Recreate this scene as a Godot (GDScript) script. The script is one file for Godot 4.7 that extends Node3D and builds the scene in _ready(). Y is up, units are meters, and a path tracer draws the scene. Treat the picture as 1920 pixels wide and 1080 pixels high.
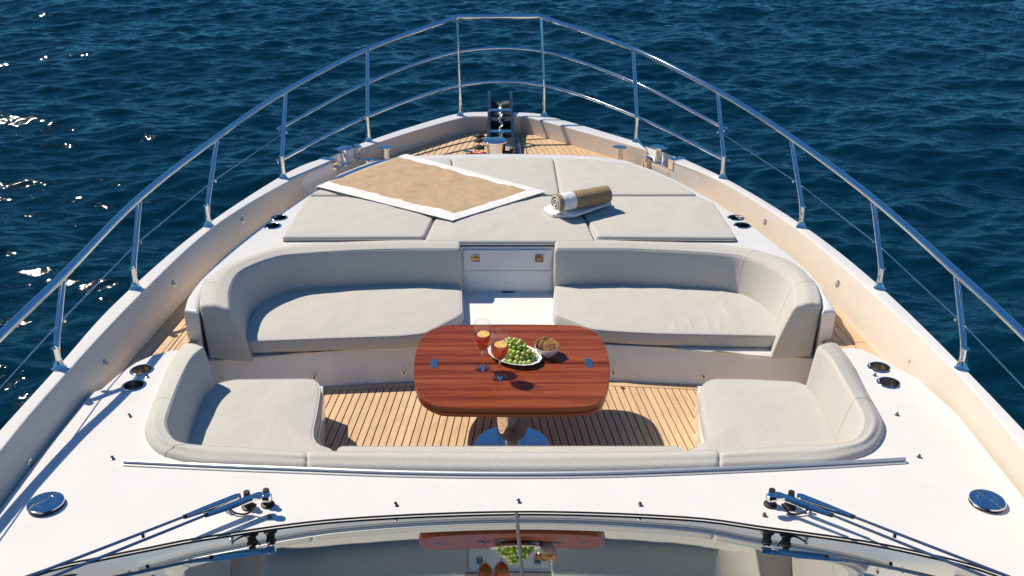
extends Node3D

# ---------------------------------------------------------------- camera model
const EYE := Vector3(-0.114, 3.144, 0.0)
const FOCAL := 1800.0          # in pixels of a 1920 x 1080 picture
const PITCH := 24.5
const YAW := 1.33
const ROLL := -0.34
# ---------------------------------------------------------------- heights (m above the cockpit sole)
const TABLE := 0.49
const SEAT_BASE := 0.225
const SEAT := 0.325
const STEP := 0.24
const DECK := 0.47
const TEAK := 0.37
const FORE := 0.445
const TRUNK := 0.575
const BED := 0.622
const CAP := 0.62
const SEA := -1.70

var lens: Basis
var M := {}
var rng := RandomNumberGenerator.new()
var taken := {}


func ray(px: float, py: float) -> Vector3:
	return lens * Vector3((px - 960.0) / FOCAL, -(py - 540.0) / FOCAL, -1.0)


func U(px: float, py: float, h: float) -> Vector3:
	var d := ray(px, py)
	return EYE + d * ((h - EYE.y) / d.y)


func PL(list: Array, h: float) -> Array:
	var out := []
	for q in list:
		out.append(U(q[0], q[1], h if q.size() < 3 else float(q[2])))
	return out


func P2(list: Array, h: float) -> PackedVector2Array:
	var out := PackedVector2Array()
	for q in list:
		var p := U(q[0], q[1], h)
		out.append(Vector2(p.x, p.z))
	return out


# ---------------------------------------------------------------- mesh builder
class MB:
	var v := PackedVector3Array()
	var ix := PackedInt32Array()
	var start := 0

	func add(p: Vector3) -> int:
		v.append(p)
		return v.size() - 1

	func tri(a: int, b: int, c: int) -> void:
		ix.append(a)
		ix.append(b)
		ix.append(c)

	func body() -> void:
		start = ix.size()

	# turns the triangles added since body() outwards, if they form a closed shape
	func seal() -> void:
		var vol := 0.0
		var o := v[ix[start]]
		for i in range(start, ix.size(), 3):
			var a := v[ix[i]] - o
			var b := v[ix[i + 1]] - o
			var c := v[ix[i + 2]] - o
			vol += a.dot((c - a).cross(b - a))
		if vol < 0.0:
			for i in range(start, ix.size(), 3):
				var t := ix[i + 1]
				ix[i + 1] = ix[i + 2]
				ix[i + 2] = t

	# rings of equal size joined one to the next
	func loft(rings: Array, cap0 := true, cap1 := true, around := true) -> void:
		body()
		var n: int = rings[0].size()
		var first := v.size()
		for r in rings:
			for p in r:
				v.append(p)
		for k in rings.size() - 1:
			for i in (n if around else n - 1):
				var a := first + k * n + i
				var b := first + k * n + (i + 1) % n
				tri(a, b, b + n)
				tri(a, b + n, a + n)
		if cap0:
			var c := Vector3.ZERO
			for p in rings[0]:
				c += p
			var m := add(c / n)
			for i in n:
				tri(m, first + (i + 1) % n, first + i)
		if cap1:
			var c := Vector3.ZERO
			for p in rings[-1]:
				c += p
			var m := add(c / n)
			var f := first + (rings.size() - 1) * n
			for i in n:
				tri(m, f + i, f + (i + 1) % n)
		seal()

	# flat-topped solid over a plan outline of (x, z)
	func prism(poly: PackedVector2Array, y0: float, y1: float, bevel := 0.0) -> void:
		body()
		var n := poly.size()
		var t := Geometry2D.triangulate_polygon(poly)
		var rings := []
		rings.append([poly, y0])
		if bevel > 0.0:
			var ins := MB.inset(poly, bevel)
			var mid := MB.inset(poly, bevel * 0.3)
			rings.append([poly, y1 - bevel])
			rings.append([mid, y1 - bevel * 0.3])
			rings.append([ins, y1])
		else:
			rings.append([poly, y1])
		var first := v.size()
		for r in rings:
			for p in r[0]:
				v.append(Vector3(p.x, r[1], p.y))
		for k in rings.size() - 1:
			for i in n:
				var a := first + k * n + i
				var b := first + k * n + (i + 1) % n
				tri(a, b, b + n)
				tri(a, b + n, a + n)
		var top := first + (rings.size() - 1) * n
		var up := MB.area(poly) > 0.0
		for i in range(0, t.size(), 3):
			var flip := MB.area(PackedVector2Array([poly[t[i]], poly[t[i + 1]], poly[t[i + 2]]])) > 0.0
			var a := t[i]
			var b := t[i + 1] if flip == up else t[i + 2]
			var c := t[i + 2] if flip == up else t[i + 1]
			tri(top + a, top + b, top + c)
			tri(first + a, first + c, first + b)
		seal()

	static func area(p: PackedVector2Array) -> float:
		var s := 0.0
		for i in p.size():
			s += p[i].cross(p[(i + 1) % p.size()])
		return s

	static func inset(p: PackedVector2Array, d: float) -> PackedVector2Array:
		var out := PackedVector2Array()
		var sgn := 1.0 if MB.area(p) > 0.0 else -1.0
		var n := p.size()
		for i in n:
			var e0 := (p[i] - p[(i + n - 1) % n]).normalized()
			var e1 := (p[(i + 1) % n] - p[i]).normalized()
			var nn := Vector2(-e0.y - e1.y, e0.x + e1.x).normalized() * sgn
			var k := maxf(0.5, nn.dot(Vector2(-e0.y, e0.x) * sgn))
			out.append(p[i] + nn * d / k)
		return out

	func tube(path: Array, radius, seg := 10) -> void:
		var rings := []
		var up := Vector3.ZERO
		for i in path.size():
			var t: Vector3 = (path[mini(i + 1, path.size() - 1)] - path[maxi(i - 1, 0)]).normalized()
			if up == Vector3.ZERO:
				up = Vector3.UP if absf(t.y) < 0.9 else Vector3.RIGHT
			var s := t.cross(up).normalized()
			up = s.cross(t).normalized()
			var r: float = radius[i] if radius is Array else radius
			var ring := PackedVector3Array()
			for k in seg:
				var a := TAU * k / seg
				ring.append(path[i] + (s * cos(a) + up * sin(a)) * r)
			rings.append(ring)
		loft(rings)

	# profile of (radius, height) turned round a vertical axis at c
	func lathe(profile: Array, c := Vector3.ZERO, seg := 32, squash := 1.0) -> void:
		var rings := []
		for q in profile:
			var ring := PackedVector3Array()
			for k in seg:
				var a := TAU * k / seg
				ring.append(c + Vector3(cos(a) * q[0], q[1], sin(a) * q[0] * squash))
			rings.append(ring)
		loft(rings)

	func box(c: Vector3, s: Vector3, bevel := 0.0, b := Basis()) -> void:
		var h := s * 0.5
		var e := minf(bevel, minf(h.x, h.z) * 0.9)
		var rings := []
		for q in ([[h.y, e], [h.y - e, 0.0], [-h.y + e, 0.0], [-h.y, e]] if e > 0.0 else [[h.y, 0.0], [-h.y, 0.0]]):
			var ring := PackedVector3Array()
			var x: float = h.x - q[1]
			var z: float = h.z - q[1]
			if e > 0.0:
				for w in [[x, z - e], [x - e, z], [-x + e, z], [-x, z - e], [-x, -z + e], [-x + e, -z], [x - e, -z], [x, -z + e]]:
					ring.append(c + b * Vector3(w[0], q[0], w[1]))
			else:
				for w in [[x, z], [-x, z], [-x, -z], [x, -z]]:
					ring.append(c + b * Vector3(w[0], q[0], w[1]))
			rings.append(ring)
		loft(rings)

	func mesh(crease := 38.0) -> ArrayMesh:
		var nf := ix.size() / 3
		var fn := PackedVector3Array()
		fn.resize(nf)
		var near := []
		near.resize(v.size())
		for f in nf:
			var a := v[ix[f * 3]]
			fn[f] = (v[ix[f * 3 + 2]] - a).cross(v[ix[f * 3 + 1]] - a)
			for k in 3:
				var at := ix[f * 3 + k]
				if near[at] == null:
					near[at] = PackedInt32Array([f])
				else:
					near[at].append(f)
		var lim := cos(deg_to_rad(crease))
		var pv := PackedVector3Array()
		var pn := PackedVector3Array()
		pv.resize(nf * 3)
		pn.resize(nf * 3)
		for f in nf:
			var own := fn[f].normalized()
			for k in 3:
				var at := ix[f * 3 + k]
				var s := Vector3.ZERO
				for g in near[at]:
					if fn[g].normalized().dot(own) > lim:
						s += fn[g]
				pv[f * 3 + k] = v[at]
				pn[f * 3 + k] = s.normalized() if s.length_squared() > 1e-20 else (own if own != Vector3.ZERO else Vector3.UP)
		var arr := []
		arr.resize(Mesh.ARRAY_MAX)
		arr[Mesh.ARRAY_VERTEX] = pv
		arr[Mesh.ARRAY_NORMAL] = pn
		var m := ArrayMesh.new()
		m.add_surface_from_arrays(Mesh.PRIMITIVE_TRIANGLES, arr)
		return m


# ---------------------------------------------------------------- scene tree helpers
func numbered(called: String) -> String:
	if not taken.has(called):
		taken[called] = 0
		return called
	taken[called] += 1
	return "%s_%03d" % [called, taken[called]]


func tag(o: Node, label := "", category := "", group := "", kind := "") -> Node:
	if label:
		o.set_meta("label", label)
	if category:
		o.set_meta("category", category)
	if group:
		o.set_meta("group", group)
	if kind:
		o.set_meta("kind", kind)
	return o


func thing(called: String, label: String, category: String, at := Vector3.ZERO, group := "") -> Node3D:
	var o := Node3D.new()
	o.name = numbered(called)
	add_child(o)
	o.position = at
	tag(o, label, category, group)
	return o


func part(called: String, mb, m: Material, parent: Node = self, crease := 38.0) -> MeshInstance3D:
	var o := MeshInstance3D.new()
	o.mesh = mb.mesh(crease) if mb is MB else mb
	o.material_override = null
	for s in o.mesh.get_surface_count():
		o.set_surface_override_material(s, m)
	if parent == self:
		o.name = numbered(called)
		add_child(o)
	else:
		o.name = called
		parent.add_child(o, true)
	return o


func solo(called: String, mb, m: Material, label: String, category: String, group := "", crease := 38.0) -> MeshInstance3D:
	var o := part(called, mb, m, self, crease)
	tag(o, label, category, group)
	return o


# ---------------------------------------------------------------- curves
func spline(p: Array, n: int) -> Array:
	var dense := []
	for i in p.size() - 1:
		var a = p[maxi(i - 1, 0)]
		var d = p[mini(i + 2, p.size() - 1)]
		for k in 12:
			var t := k / 12.0
			dense.append(p[i].cubic_interpolate(p[i + 1], a, d, t))
	dense.append(p[-1])
	return resample(dense, n)


func resample(p: Array, n: int) -> Array:
	var total := 0.0
	for i in p.size() - 1:
		total += p[i].distance_to(p[i + 1])
	var out := [p[0]]
	var at := 0
	var left := 0.0
	for k in range(1, n - 1):
		var want := total * k / (n - 1)
		while at < p.size() - 2 and left + p[at].distance_to(p[at + 1]) < want:
			left += p[at].distance_to(p[at + 1])
			at += 1
		out.append(p[at].lerp(p[at + 1], (want - left) / maxf(1e-9, p[at].distance_to(p[at + 1]))))
	out.append(p[-1])
	return out


func round_poly(p: PackedVector2Array, r, seg := 6) -> PackedVector2Array:
	var out := PackedVector2Array()
	var n := p.size()
	for i in n:
		var a := p[(i + n - 1) % n]
		var b := p[i]
		var c := p[(i + 1) % n]
		var rr: float = r[i] if r is Array else r
		var d := minf(rr, minf(a.distance_to(b), b.distance_to(c)) * 0.48)
		if d < 1e-4:
			out.append(b)
			continue
		var s := b + (a - b).normalized() * d
		var e := b + (c - b).normalized() * d
		for k in seg + 1:
			var t := float(k) / seg
			out.append(s.lerp(b, t).lerp(b.lerp(e, t), t))
	return out


func ring_resample(p: PackedVector2Array, step: float) -> PackedVector2Array:
	var out := PackedVector2Array()
	for i in p.size():
		var a := p[i]
		var b := p[(i + 1) % p.size()]
		var k := maxi(1, int(a.distance_to(b) / step))
		if a.distance_to(b) < 1e-4:
			continue
		for j in k:
			out.append(a.lerp(b, float(j) / k))
	return out


# soft pad over a plan outline; the top bulges by crown and is slightly uneven
func cushion(outline: PackedVector2Array, y0: float, y1: float, r: float, crown: float, rough := 0.002, sd := 1, centre = null, creases := []) -> MB:
	var p := ring_resample(outline, 0.035 if creases.is_empty() else 0.012)
	var mb := MB.new()
	var c := Vector2.ZERO
	for q in p:
		c += q
	c /= p.size()
	if centre != null:
		c = centre
	var noise := FastNoiseLite.new()
	noise.seed = sd
	noise.frequency = 1.5
	noise.fractal_octaves = 2
	var rings := []
	var low := PackedVector3Array()
	for q in MB.inset(p, r * 0.7):
		low.append(Vector3(q.x, y0, q.y))
	rings.append(low)
	for k in [0.0, 0.45, 1.0]:
		var ring := PackedVector3Array()
		for q in MB.inset(p, -0.006 * sin(PI * k)):
			ring.append(Vector3(q.x, lerpf(y0 + r * 0.5, y1 - r, k), q.y))
		rings.append(ring)
	var edge := p
	for k in range(1, 6):
		var a := PI * 0.5 * k / 5.0
		edge = MB.inset(p, r * (1.0 - cos(a)))
		var ring := PackedVector3Array()
		for q in edge:
			ring.append(Vector3(q.x, y1 - r + r * sin(a), q.y))
		rings.append(ring)
	var steps := 14 if creases.is_empty() else 34
	for k in range(1, steps):
		var t := float(k) / steps
		var ring := PackedVector3Array()
		for q in edge:
			var w := q.lerp(c, t)
			var bulge := 1.0 - pow(1.0 - t, 2.6)
			var wr := noise.get_noise_2d(w.x * 3.0, w.y * 3.0) * rough * minf(1.0, t * 6.0)
			for cr in creases:
				var on := Geometry2D.get_closest_point_to_segment(w, cr[0], cr[1])
				var along: float = cr[0].distance_to(on) / cr[0].distance_to(cr[1])
				wr += cr[2] * exp(-pow(w.distance_to(on) / cr[3], 2.0)) * sin(PI * clampf(along * 0.9 + 0.1, 0.0, 1.0))
			ring.append(Vector3(w.x, y1 + crown * bulge + wr, w.y))
		rings.append(ring)
	mb.loft(rings)
	return mb


# padded backrest: four corner curves (outer top, inner top, inner bottom, outer bottom) of equal length
func backrest(ot: Array, it: Array, ib: Array, ob: Array, rad := 0.035, end0 := true, end1 := true) -> MB:
	var mb := MB.new()
	var rings := []
	var n := ot.size()
	for i in n:
		rings.append(quad_ring(ot[i], it[i], ib[i], ob[i], rad))
	if end0:
		rings = end_rings(rings, true, rad) + rings
	if end1:
		rings = rings + end_rings(rings, false, rad)
	mb.loft(rings)
	last_rings = rings
	return mb


var last_rings: Array


func seams(parent: Node, cross: Array) -> void:
	# stitched seams: one along the inner top edge, others across the padding
	var line := []
	for r in last_rings.slice(4, last_rings.size() - 4):
		line.append(r[12])
	var mb := MB.new()
	mb.tube(line, 0.0022, 5)
	part("seam", mb, M.piping, parent)
	for t in cross:
		var r: PackedVector3Array = last_rings[int(t * (last_rings.size() - 1))]
		var path := []
		for k in range(0, 23):
			path.append(r[k])
		var sm := MB.new()
		sm.tube(path, 0.0022, 5)
		part("seam", sm, M.piping, parent)


func quad_ring(a: Vector3, b: Vector3, c: Vector3, d: Vector3, rad: float) -> PackedVector3Array:
	var q := [a, b, c, d]
	var out := PackedVector3Array()
	for i in 4:
		var p0: Vector3 = q[(i + 3) % 4]
		var p1: Vector3 = q[i]
		var p2: Vector3 = q[(i + 1) % 4]
		var k := rad * (1.5 if i < 2 else 0.5)
		var d0 := minf(k, p0.distance_to(p1) * 0.47)
		var d1 := minf(k, p2.distance_to(p1) * 0.47)
		var s := p1 + (p0 - p1).normalized() * d0
		var e := p1 + (p2 - p1).normalized() * d1
		for j in 6:
			var t := j / 5.0
			out.append(s.lerp(p1, t).lerp(p1.lerp(e, t), t))
		# a little padding between this corner and the next
		var f := p2 + (p1 - p2).normalized() * minf(rad * (1.5 if (i + 1) % 4 < 2 else 0.5), p2.distance_to(p1) * 0.47)
		var side := (p2 - p1).normalized()
		var ax := (q[1] - q[0] as Vector3).cross(q[2] - q[1]).normalized()
		var outw := side.cross(ax).normalized()
		if i < 2:
			for j in range(1, 5):
				var t := j / 5.0
				out.append(e.lerp(f, t) + outw * -0.010 * sin(PI * t) * (1.0 if outw.dot((q[0] + q[1] + q[2] + q[3]) * 0.25 - p1) > 0.0 else -1.0))
	return out


func end_rings(rings: Array, first: bool, rad: float) -> Array:
	var r0: PackedVector3Array = rings[0] if first else rings[-1]
	var r1: PackedVector3Array = rings[1] if first else rings[-2]
	var c0 := Vector3.ZERO
	var c1 := Vector3.ZERO
	for i in r0.size():
		c0 += r0[i]
		c1 += r1[i]
	c0 /= r0.size()
	c1 /= r1.size()
	var dir := (c0 - c1).normalized()
	var out := []
	for k in [0.25, 0.5, 0.75, 1.0]:
		var a: float = PI * 0.5 * k
		var ring := PackedVector3Array()
		for p in r0:
			var d := p - c0
			var l := d.length()
			ring.append(c0 + d * (1.0 - rad * (1.0 - cos(a)) / l) + dir * rad * sin(a))
		out.append(ring)
	for k in [0.55]:
		var ring := PackedVector3Array()
		for p in out[3]:
			ring.append((c0 + dir * rad).lerp(p, k) + dir * 0.004)
		out.append(ring)
	if first:
		out.reverse()
	return out


func piping(pts: Array, m: Material, parent: Node, r := 0.0035) -> void:
	var mb := MB.new()
	mb.tube(pts, r, 6)
	part("piping", mb, m, parent)


# ---------------------------------------------------------------- textures and materials
func noise_image(size: int, freq: float, sd: int, octaves := 4, kind := FastNoiseLite.TYPE_SIMPLEX_SMOOTH) -> Image:
	var n := FastNoiseLite.new()
	n.seed = sd
	n.frequency = freq
	n.noise_type = kind
	n.fractal_octaves = octaves
	return n.get_seamless_image(size, size)


func ramp_texture(size: int, freq: float, sd: int, stops: Array, octaves := 4) -> ImageTexture:
	var src := noise_image(size, freq, sd, octaves)
	var g := Gradient.new()
	var offs := PackedFloat32Array()
	var cols := PackedColorArray()
	for s in stops:
		offs.append(s[0])
		cols.append(s[1])
	g.offsets = offs
	g.colors = cols
	var im := Image.create(size, size, false, Image.FORMAT_RGB8)
	for y in size:
		for x in size:
			im.set_pixel(x, y, g.sample(src.get_pixel(x, y).r))
	return ImageTexture.create_from_image(im)


func lin(r: float, g: float, b: float) -> Color:
	return Color(r, g, b).linear_to_srgb()


func grey(v: float) -> Color:
	return Color(v, v, v)


func mat(called: String, c: Color, rough := 0.5, metal := 0.0) -> StandardMaterial3D:
	var m := StandardMaterial3D.new()
	m.resource_name = called
	m.albedo_color = c
	m.roughness = rough
	m.metallic = metal
	M[called] = m
	return m


func tri_planar(m: StandardMaterial3D, s: Vector3, world := false) -> void:
	m.uv1_triplanar = true
	m.uv1_world_triplanar = world
	m.uv1_scale = s


func materials() -> void:
	# gelcoat
	var fine := ImageTexture.create_from_image(noise_image(256, 0.02, 3, 4))
	var mottled := ramp_texture(256, 0.012, 21, [[0.2, grey(0.985)], [0.8, grey(1.0)]])
	var g := mat("gelcoat", lin(0.785, 0.763, 0.735), 0.22)
	g.albedo_texture = mottled
	g.clearcoat_enabled = true
	g.clearcoat = 0.5
	g.clearcoat_roughness = 0.08
	tri_planar(g, Vector3.ONE * 0.9, true)
	var gc := mat("cream_gelcoat", lin(0.70, 0.62, 0.535), 0.3)
	gc.albedo_texture = mottled
	tri_planar(gc, Vector3.ONE * 0.9, true)
	var g2 := mat("nonslip", lin(0.79, 0.77, 0.745), 0.55)
	g2.albedo_texture = mottled
	tri_planar(g2, Vector3.ONE * 1.3, true)
	# fabric: woven threads with a slight mottle
	var sz := 256
	var weave := Image.create(sz, sz, false, Image.FORMAT_RGB8)
	var hgt := Image.create(sz, sz, false, Image.FORMAT_RGB8)
	var mott := noise_image(sz, 0.03, 5, 4)
	var streak := noise_image(sz, 0.08, 6, 3)
	for y in sz:
		for x in sz:
			var a := 0.5 + 0.5 * sin(TAU * x / 8.0) * cos(TAU * y / 8.0)
			var k := 0.92 + 0.08 * mott.get_pixel(x, y).r + 0.06 * (a - 0.5) + 0.05 * (streak.get_pixel(x, (y * 9) % sz).r - 0.5) + 0.05 * (streak.get_pixel((x * 9) % sz, y).r - 0.5)
			weave.set_pixel(x, y, grey(clampf(k, 0.0, 1.0)))
			hgt.set_pixel(x, y, grey(a * 0.5 + 0.5 * mott.get_pixel(x, y).r))
	var f := mat("fabric", lin(0.575, 0.555, 0.507), 0.92)
	f.albedo_texture = ImageTexture.create_from_image(weave)
	f.heightmap_enabled = true
	f.heightmap_texture = ImageTexture.create_from_image(hgt)
	f.heightmap_scale = 0.12
	f.rim_enabled = true
	f.rim = 0.25
	tri_planar(f, Vector3.ONE * 8.0)
	mat("piping", lin(0.60, 0.59, 0.555), 0.8)
	# teak planks, several tones
	var grain := ramp_texture(256, 0.03, 11, [[0.1, Color(0.90, 0.88, 0.86)], [0.45, Color(0.97, 0.965, 0.955)], [0.9, Color(1, 1, 1)]], 5)
	var k := 0
	for tone in [[0.66, 0.46, 0.28], [0.645, 0.435, 0.262], [0.69, 0.49, 0.30], [0.65, 0.445, 0.272], [0.675, 0.47, 0.275], [0.635, 0.44, 0.265]]:
		var t := mat("teak_%d" % k, lin(tone[0], tone[1], tone[2]), 0.7)
		t.albedo_texture = grain
		t.uv1_offset = Vector3(0.13 * k, 0.0, 0.31 * k)
		tri_planar(t, Vector3(7.0, 7.0, 0.8))
		k += 1
	mat("caulk", lin(0.015, 0.014, 0.013), 0.8)
	# varnished mahogany with the grain along x
	var bands := noise_image(512, 0.012, 41, 3)
	var fib := noise_image(512, 0.05, 43, 4)
	var im := Image.create(512, 512, false, Image.FORMAT_RGB8)
	var gr := Gradient.new()
	gr.offsets = PackedFloat32Array([0.0, 0.35, 0.58, 1.0])
	gr.colors = PackedColorArray([lin(0.11, 0.020, 0.007), lin(0.23, 0.045, 0.015), lin(0.33, 0.078, 0.026), lin(0.44, 0.135, 0.048)])
	for y in 512:
		for x in 512:
			var q := bands.get_pixel((x / 6 + 40) % 512, (y * 2) % 512).r * 0.58 + fib.get_pixel(x / 3 % 512, (y * 4) % 512).r * 0.42
			im.set_pixel(x, y, gr.sample(clampf((q - 0.5) * 1.15 + 0.5, 0.0, 1.0)))
	var w := mat("mahogany", lin(0.76, 0.72, 0.72), 0.32)
	w.albedo_texture = ImageTexture.create_from_image(im)
	w.clearcoat_enabled = true
	w.clearcoat = 0.08
	w.metallic_specular = 0.32
	w.uv1_offset = Vector3(0.5, 0.0, 0.2)
	w.clearcoat_roughness = 0.1
	tri_planar(w, Vector3(0.55, 3.0, 1.3))
	# metals
	mat("chrome", lin(0.80, 0.80, 0.81), 0.05, 1.0)
	mat("steel", lin(0.62, 0.62, 0.62), 0.22, 1.0)
	mat("dark_steel", lin(0.20, 0.20, 0.21), 0.3, 1.0)
	mat("galvanised", lin(0.75, 0.73, 0.66), 0.35, 1.0)
	mat("rubber", lin(0.012, 0.012, 0.013), 0.55)
	mat("red_plastic", lin(0.45, 0.03, 0.015), 0.35)
	mat("white_plastic", lin(0.78, 0.78, 0.76), 0.4)
	mat("lens", lin(0.45, 0.36, 0.24), 0.2)
	# towel
	var terry := ramp_texture(512, 0.012, 51, [[0.15, Color(0.945, 0.94, 0.93)], [0.5, Color(0.98, 0.977, 0.972)], [0.85, Color(1, 1, 1)]], 5)
	var terry_h := ImageTexture.create_from_image(noise_image(512, 0.04, 52, 5))
	for q in [["towel_tan", lin(0.50, 0.352, 0.212)], ["towel_white", lin(0.82, 0.80, 0.80)], ["towel_brown", lin(0.33, 0.225, 0.12)]]:
		var t := mat(q[0], q[1], 0.95)
		t.albedo_texture = terry
		t.heightmap_enabled = true
		t.heightmap_texture = terry_h
		t.heightmap_scale = 0.35
		t.rim_enabled = true
		t.rim = 0.5
		tri_planar(t, Vector3(1.7, 1.7, 1.3))
	# glass
	var glass := mat("glass", Color(0.97, 0.98, 0.98, 0.045), 0.0)
	glass.transparency = BaseMaterial3D.TRANSPARENCY_ALPHA
	var drink := mat("drink", Color(1.0, 0.36, 0.06, 0.0), 0.0)
	drink.transparency = BaseMaterial3D.TRANSPARENCY_ALPHA
	drink.refraction_enabled = true
	drink.refraction_scale = 0.033
	mat("windscreen_glass", lin(0.52, 0.54, 0.515), 0.02, 1.0)
	mat("black_trim", lin(0.012, 0.012, 0.014), 0.4)
	mat("mullion", lin(0.05, 0.05, 0.055), 0.5)
	# food
	k = 0
	for c in [[0.42, 0.55, 0.09], [0.54, 0.60, 0.15], [0.34, 0.46, 0.06], [0.60, 0.58, 0.22]]:
		var t := mat("grape_%d" % k, lin(c[0], c[1], c[2]), 0.22)
		t.subsurf_scatter_enabled = true
		t.subsurf_scatter_strength = 0.35
		k += 1
	mat("stalk", lin(0.20, 0.16, 0.05), 0.7)
	mat("china", lin(0.84, 0.84, 0.83), 0.12)
	mat("blue_glaze", lin(0.02, 0.12, 0.16), 0.15)
	var cookie := mat("cookie", lin(0.40, 0.19, 0.065), 0.85)
	cookie.albedo_texture = ramp_texture(128, 0.05, 71, [[0.2, Color(0.62, 0.55, 0.5)], [0.6, Color(1, 1, 1)]])
	tri_planar(cookie, Vector3.ONE * 14.0)
	mat("orange_peel", lin(0.85, 0.30, 0.02), 0.45)
	mat("orange_pulp", lin(0.90, 0.46, 0.05), 0.3)
	mat("orange_pith", lin(0.90, 0.75, 0.42), 0.5)
	# hull and water
	mat("hull_paint", lin(0.80, 0.79, 0.77), 0.2)
	var s := mat("sea_water", lin(0.0005, 0.0185, 0.0350), 0.04)
	s.metallic_specular = 0.38
	s.heightmap_enabled = true
	s.heightmap_texture = ImageTexture.create_from_image(noise_image(512, 0.012, 81, 4))
	s.heightmap_scale = 1.3
	tri_planar(s, Vector3(0.62, 0.62, 0.95), true)


# ---------------------------------------------------------------- setting
func sky_and_light() -> void:
	lens = Basis(Vector3.UP, deg_to_rad(-YAW)) * Basis(Vector3.RIGHT, deg_to_rad(-PITCH)) * Basis(Vector3.BACK, deg_to_rad(-ROLL))
	var cam := Camera3D.new()
	cam.name = "camera"
	cam.transform = Transform3D(lens, EYE)
	cam.fov = rad_to_deg(2.0 * atan(540.0 / FOCAL))
	cam.near = 0.05
	cam.far = 6000.0
	cam.current = true
	add_child(cam)
	var env := Environment.new()
	env.background_mode = Environment.BG_SKY
	var sm := ProceduralSkyMaterial.new()
	sm.sky_top_color = lin(0.025, 0.105, 0.295)
	sm.sky_horizon_color = lin(0.085, 0.30, 0.48)
	sm.sky_curve = 0.14
	sm.ground_bottom_color = lin(0.01, 0.03, 0.06)
	sm.ground_horizon_color = lin(0.2, 0.3, 0.4)
	var sky := Sky.new()
	sky.sky_material = sm
	env.sky = sky
	env.tonemap_mode = Environment.TONE_MAPPER_LINEAR
	env.tonemap_exposure = 1.17
	env.sdfgi_enabled = true
	env.ssao_enabled = true
	env.ssil_enabled = true
	var we := WorldEnvironment.new()
	we.name = "world_environment"
	we.environment = env
	add_child(we)
	var sun := DirectionalLight3D.new()
	sun.name = "sun"
	sun.light_energy = 1.45
	sun.light_color = Color(1.0, 0.955, 0.875)
	sun.light_angular_distance = 0.53
	sun.shadow_enabled = true
	sun.look_at_from_position(Vector3.ZERO, Vector3(0.68, -1.0, 0.44), Vector3.UP)
	add_child(sun)


func water() -> void:
	# wind chop as a sum of many short waves over a fine sheet, flat far away
	rng.seed = 7
	var waves := []
	for k in 40:
		var wl := 0.24 * pow(1.095, k)      # 0.24 m to about 8 m
		var dir := rng.randf_range(-0.8, 0.8) + 0.16
		var amp := 0.0140 * pow(wl, 1.0) if wl < 0.8 else 0.0112 * pow(wl / 0.8, 0.5)
		waves.append([TAU / wl * sin(dir), TAU / wl * cos(dir), rng.randf() * TAU, amp * rng.randf_range(0.6, 1.1)])
	var xs := PackedFloat32Array()
	var zs := PackedFloat32Array()
	var nx := 520
	var nz := 520
	for i in nx + 1:
		var t := 2.0 * i / nx - 1.0
		xs.append(t * 17.0 + signf(t) * pow(absf(t), 3.0) * 15.0)
	for j in nz + 1:
		var t := float(j) / nz
		zs.append(-2.5 - 30.0 * t - 30.0 * pow(t, 3.0))
	var pv := PackedVector3Array()
	var pn := PackedVector3Array()
	for j in nz + 1:
		var z := zs[j]
		for i in nx + 1:
			var x := xs[i]
			var h := 0.0
			var gx := 0.0
			var gz := 0.0
			for w in waves:
				var a: float = w[0] * x + w[1] * z + w[2]
				var s := sin(a)
				var c := cos(a)
				h += w[3] * (s + 0.22 * (s * s - 0.5))
				var d: float = w[3] * c * (1.0 + 0.44 * s)
				gx += d * w[0]
				gz += d * w[1]
			pv.append(Vector3(x, SEA + h, z))
			pn.append(Vector3(-gx, 1.0, -gz).normalized())
	var ix := PackedInt32Array()
	for j in nz:
		for i in nx:
			var a := j * (nx + 1) + i
			ix.append_array([a, a + nx + 2, a + 1, a, a + nx + 1, a + nx + 2])
	# the far sea all round, a little lower where it meets the chop
	var e := 4000.0
	var f := pv.size()
	for q in [[-e, -e], [e, -e], [e, e], [-e, e]]:
		pv.append(Vector3(q[0], SEA - 0.35, q[1]))
		pn.append(Vector3.UP)
	ix.append_array([f, f + 1, f + 2, f, f + 2, f + 3])
	var n0 := (pv[ix[2]] - pv[ix[0]]).cross(pv[ix[1]] - pv[ix[0]])
	if n0.y < 0.0:
		for i in range(0, ix.size() - 6, 3):
			var t := ix[i + 1]
			ix[i + 1] = ix[i + 2]
			ix[i + 2] = t
	var n1 := (pv[f + 2] - pv[f]).cross(pv[f + 1] - pv[f])
	if n1.y < 0.0:
		for i in [ix.size() - 6, ix.size() - 3]:
			var t := ix[i + 1]
			ix[i + 1] = ix[i + 2]
			ix[i + 2] = t
	var arr := []
	arr.resize(Mesh.ARRAY_MAX)
	arr[Mesh.ARRAY_VERTEX] = pv
	arr[Mesh.ARRAY_NORMAL] = pn
	arr[Mesh.ARRAY_INDEX] = ix
	var m := ArrayMesh.new()
	m.add_surface_from_arrays(Mesh.PRIMITIVE_TRIANGLES, arr)
	tag(part("water", m, M.sea_water), "dark blue sea with short wind ripples around the bow", "sea", "", "structure")


# ---------------------------------------------------------------- the boat
var yacht: Node3D
var wall_port: Array
var wall_star: Array
var foot_port: Array
var foot_star: Array


func flat(p: Array) -> PackedVector2Array:
	var out := PackedVector2Array()
	for q in p:
		out.append(Vector2(q.x, q.z))
	return out


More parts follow.
